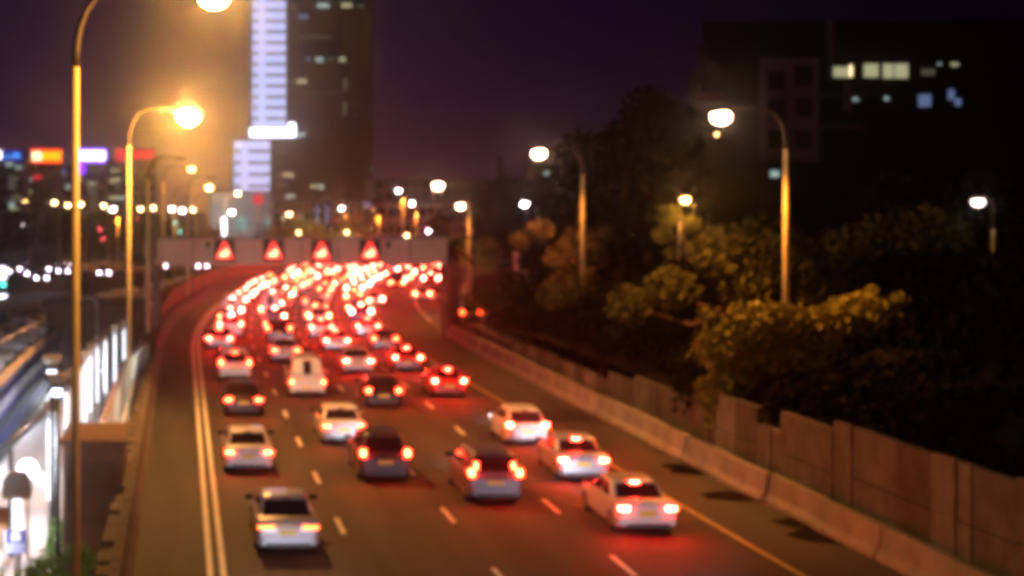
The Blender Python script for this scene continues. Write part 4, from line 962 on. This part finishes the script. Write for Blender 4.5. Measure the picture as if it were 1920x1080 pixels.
for px, py, lab in hl:
    D = 268; p = P(px, py, D); t = copy_tree(pr) if False else None
    t = thing('car', 'distant car showing only its white lights, ' + lab, 'car', (p.x, D, p.z - .66), .1, 'distant cars on the road bridge')
    b = MB(); b.loft([rrect_y(w, y, z0, z1) for y, w, z0, z1 in ((0, .7, .34, .55), (.6, .87, .22, .85), (1.2, .88, .2, 1.2), (2.2, .8, .2, 1.45), (3.4, .8, .2, 1.4), (4.2, .84, .25, .9))]); b.build('body', PAINT['grey'], t)
    for sx_ in (-1, 1): MB().ball((sx_ * .6, .05, .66), .1, sc=(1.3, .7, 1)).build('headlight', G['head_lo'], t)
# shop front lights at far left edge
for px, py, w, h, c, lab in ((4, 512, 14, 24, 'ad_white', 'white panel cut off by the left edge above the retaining wall'), (6, 534, 8, 8, 'teal_dot', 'teal light under the white panel at the left edge'), (5, 560, 14, 14, 'tube_soft', 'white and teal shop light at the left edge beside the wall')):
    a0, a1, c0, c1 = rect(px - w / 2, px + w / 2, py - h / 2, py + h / 2, 178); t = thing('lit_sign', lab, 'sign', ((a0 + a1) / 2, 178, c0)); MB().box(-(a1 - a0) / 2, (a1 - a0) / 2, 0, .12, 0, c1 - c0).build('panel', G[c], t); MB().box(-.1, .1, .15, .3, -c0 - 5, c1 - c0).build('post', M['dark_steel'], t)
# trees behind the gantry
for i, (px, py, D, w, h, m, lab) in enumerate(((555, 445, 250, 5, 4.2, 'leaf_light', 'yellow-lit roadside tree above the second triangle'), (630, 445, 245, 3.6, 3.2, 'leaf_light', 'yellow-lit low tree above the third triangle'), (652, 440, 240, 1.2, 5.5, 'leaf_light', 'narrow bright yellow-lit tree between third and fourth triangles'),
    (690, 450, 238, 2.4, 8, 'leaf_dark', 'dark pointed tree just left of the fourth triangle'), (60, 450, 230, 9, 6, 'leaf_dark', 'dark tree mass at the left, under the amber lamp cluster'), (165, 450, 235, 6, 6, 'leaf', 'dim tree behind the near golden pole, under the amber lamps'), (280, 450, 240, 5, 5, 'leaf', 'dim tree between the third golden pole and the bright lamp run'), (395, 450, 246, 3, 3, 'leaf', 'low green tree left of the teal-lit hall'), (860, 440, 170, 3, 6, 'leaf_dark', 'dark tree crown behind the palm'), (20, 470, 215, 8, 4, 'leaf_dark', 'dark low trees at the left edge above the oncoming cars'))):
    p = P(px, py, D); lo = [(random.uniform(-w, w) * (1 - q * .3), random.uniform(-1.5, 1.5), h * (.25 + .7 * q), random.uniform(.25, .4) * min(w, h) + .2) for q in [k / 9 for k in range(10)]]
    tree('roadside_tree', lab, 'tree', (p.x, D, min(p.z, 3) - 1 if p.z > -.5 else p.z), lo, 1500, .38, M[m], [(0, 0, -3), (0, 0, h * .4)], .2, 'trees beyond the gantry')
# lights that wash the yellow trees
for px, py, D, pw in ((650, 436, 232, 900), (560, 436, 240, 900)): 
    p = P(px, py, D); t = thing('ground_spotlight', f'small warm spotlight washing the trees above the {"third" if px > 600 else "second"} triangle', 'spotlight', p); MB().ball((0, 0, 0), .14).build('lens', G['far_sodium'], t); MB().box(-.15, .15, .05, .35, -3, .12).build('housing', M['dark_steel'], t); light(t, (0, -.4, .2), pw, (1, .75, .25), .1)

# ------------------------------------------------------------------ building on the right hill
t = thing('apartment_building', 'unlit apartment block with stepped balconies, top right behind the lamp', 'building', (0, 128, 0)); D = 128
def rb(name, px0, px1, py0, py1, y0, y1, m):
    a0, a1, c0, c1 = rect(px0, px1, py0, py1, D); k = (D + y1) / (D + y0); return MB().prism([(a0, y0, c0), (a1, y0, c0), (a1 * k, y1, c0), (a0 * k, y1, c0)], (0, 0, c1 - c0)).build(name, m, t)
rb('upper_block', 1362, 2300, 22, 600, 6, 26, M['facade_right']); rb('side_block', 1340, 1422, 75, 600, 4, 20, M['facade_right']); rb('lower_block', 1310, 1424, 130, 600, 2.5, 14, M['facade_right'])
rb('pale_wing', 1424, 1536, 108, 300, 0, 4, M['facade_right_pale']); rb('pale_column', 1598, 1612, 20, 140, 5.2, 5.9, M['facade_right_pale']); rb('pale_column', 1630, 1648, 145, 200, 5.2, 5.9, M['facade_right_pale'])
for i, (px, py) in enumerate(((1457, 150), (1508, 142), (1457, 205), (1508, 202), (1457, 262), (1508, 262))): rb('window', px - 18, px + 14, py - 18, py + 18, -.06, -.01, M['pane_dark'])
for py in (176, 240): rb('balcony_slab', 1300, 1345, py, py + 7, -1.2, 4, M['facade_pale']); rb('balcony_rail', 1300, 1303, py - 20, py, -1.2, 3.9, M['facade_pale'])
for py in (175, 235): rb('balcony_slab', 1540, 1650, py - 4, py, 3, 5.9, M['facade_right_pale'])
for px, py, w, h, m in ((1637, 124, 36, 20, 'win_warm'), (1653, 122, 6, 22, 'ad_orange_hot'), (1693, 121, 28, 26, 'win_warm'), (1726, 122, 19, 28, 'win_warm'), (1752, 122, 26, 28, 'win_warm'), (1805, 124, 26, 12, 'win_dim'), (1827, 108, 6, 4, 'win_cool'), (1857, 109, 14, 6, 'win_warm'), (1662, 174, 10, 12, 'win_cool'), (1723, 176, 8, 6, 'win_cool'), (1798, 180, 24, 24, 'win_blue'), (1850, 168, 12, 20, 'win_blue'), (1863, 183, 12, 14, 'win_blue'), (1452, 326, 16, 12, 'win_cool')):
    a0, a1, c0, c1 = rect(px - w / 2, px + w / 2, py - h / 2, py + h / 2, D); y = 5.85 if px > 1540 else -.12; MB().box(a0, a1, y, y + .08, c0, c1).build('lit_window', G[m], t)
t = thing('house_window', 'hut with two pale blue windows, in the trees under the second right-hand lamp', 'hut', P(1042, 330, 175)); MB().box(-2.5, 2.5, .1, 4, -9, 1.5).build('walls', M['facade_right'], t)
for x, w in ((-.9, .9), (.9, .6)): MB().box(x - w / 2, x + w / 2, 0, .06, -.4, .5).build('lit_window', G['win_cool'], t)
t.name = 'hut'
p = P(1344, 252, 118); t = thing('wall_lamp', 'small warm lamp on the balcony just below the nearest right-hand street light', 'lamp', p); MB().ball((0, 0, 0), .09).build('globe', G['dim'], t); MB().box(-.06, .06, .05, 2.0, -.06, .06).build('bracket', M['dark_steel'], t)

# ------------------------------------------------------------------ haze
hb = MB(); hb.box(-840, 840, -40, 1450, -9.3, 92)
h = hb.build('haze', None); h.data.materials.clear()
hm = bpy.data.materials.new('haze'); hm.use_nodes = True; n = hm.node_tree; n.nodes.clear()
o_ = n.nodes.new('ShaderNodeOutputMaterial'); v = n.nodes.new('ShaderNodeVolumePrincipled'); v.inputs['Density'].default_value = .00055; v.inputs['Color'].default_value = (.9, .9, .92, 1); v.inputs['Anisotropy'].default_value = .97
n.links.new(v.outputs[0], o_.inputs['Volume']); h.data.materials.append(hm); h['kind'] = 'stuff'
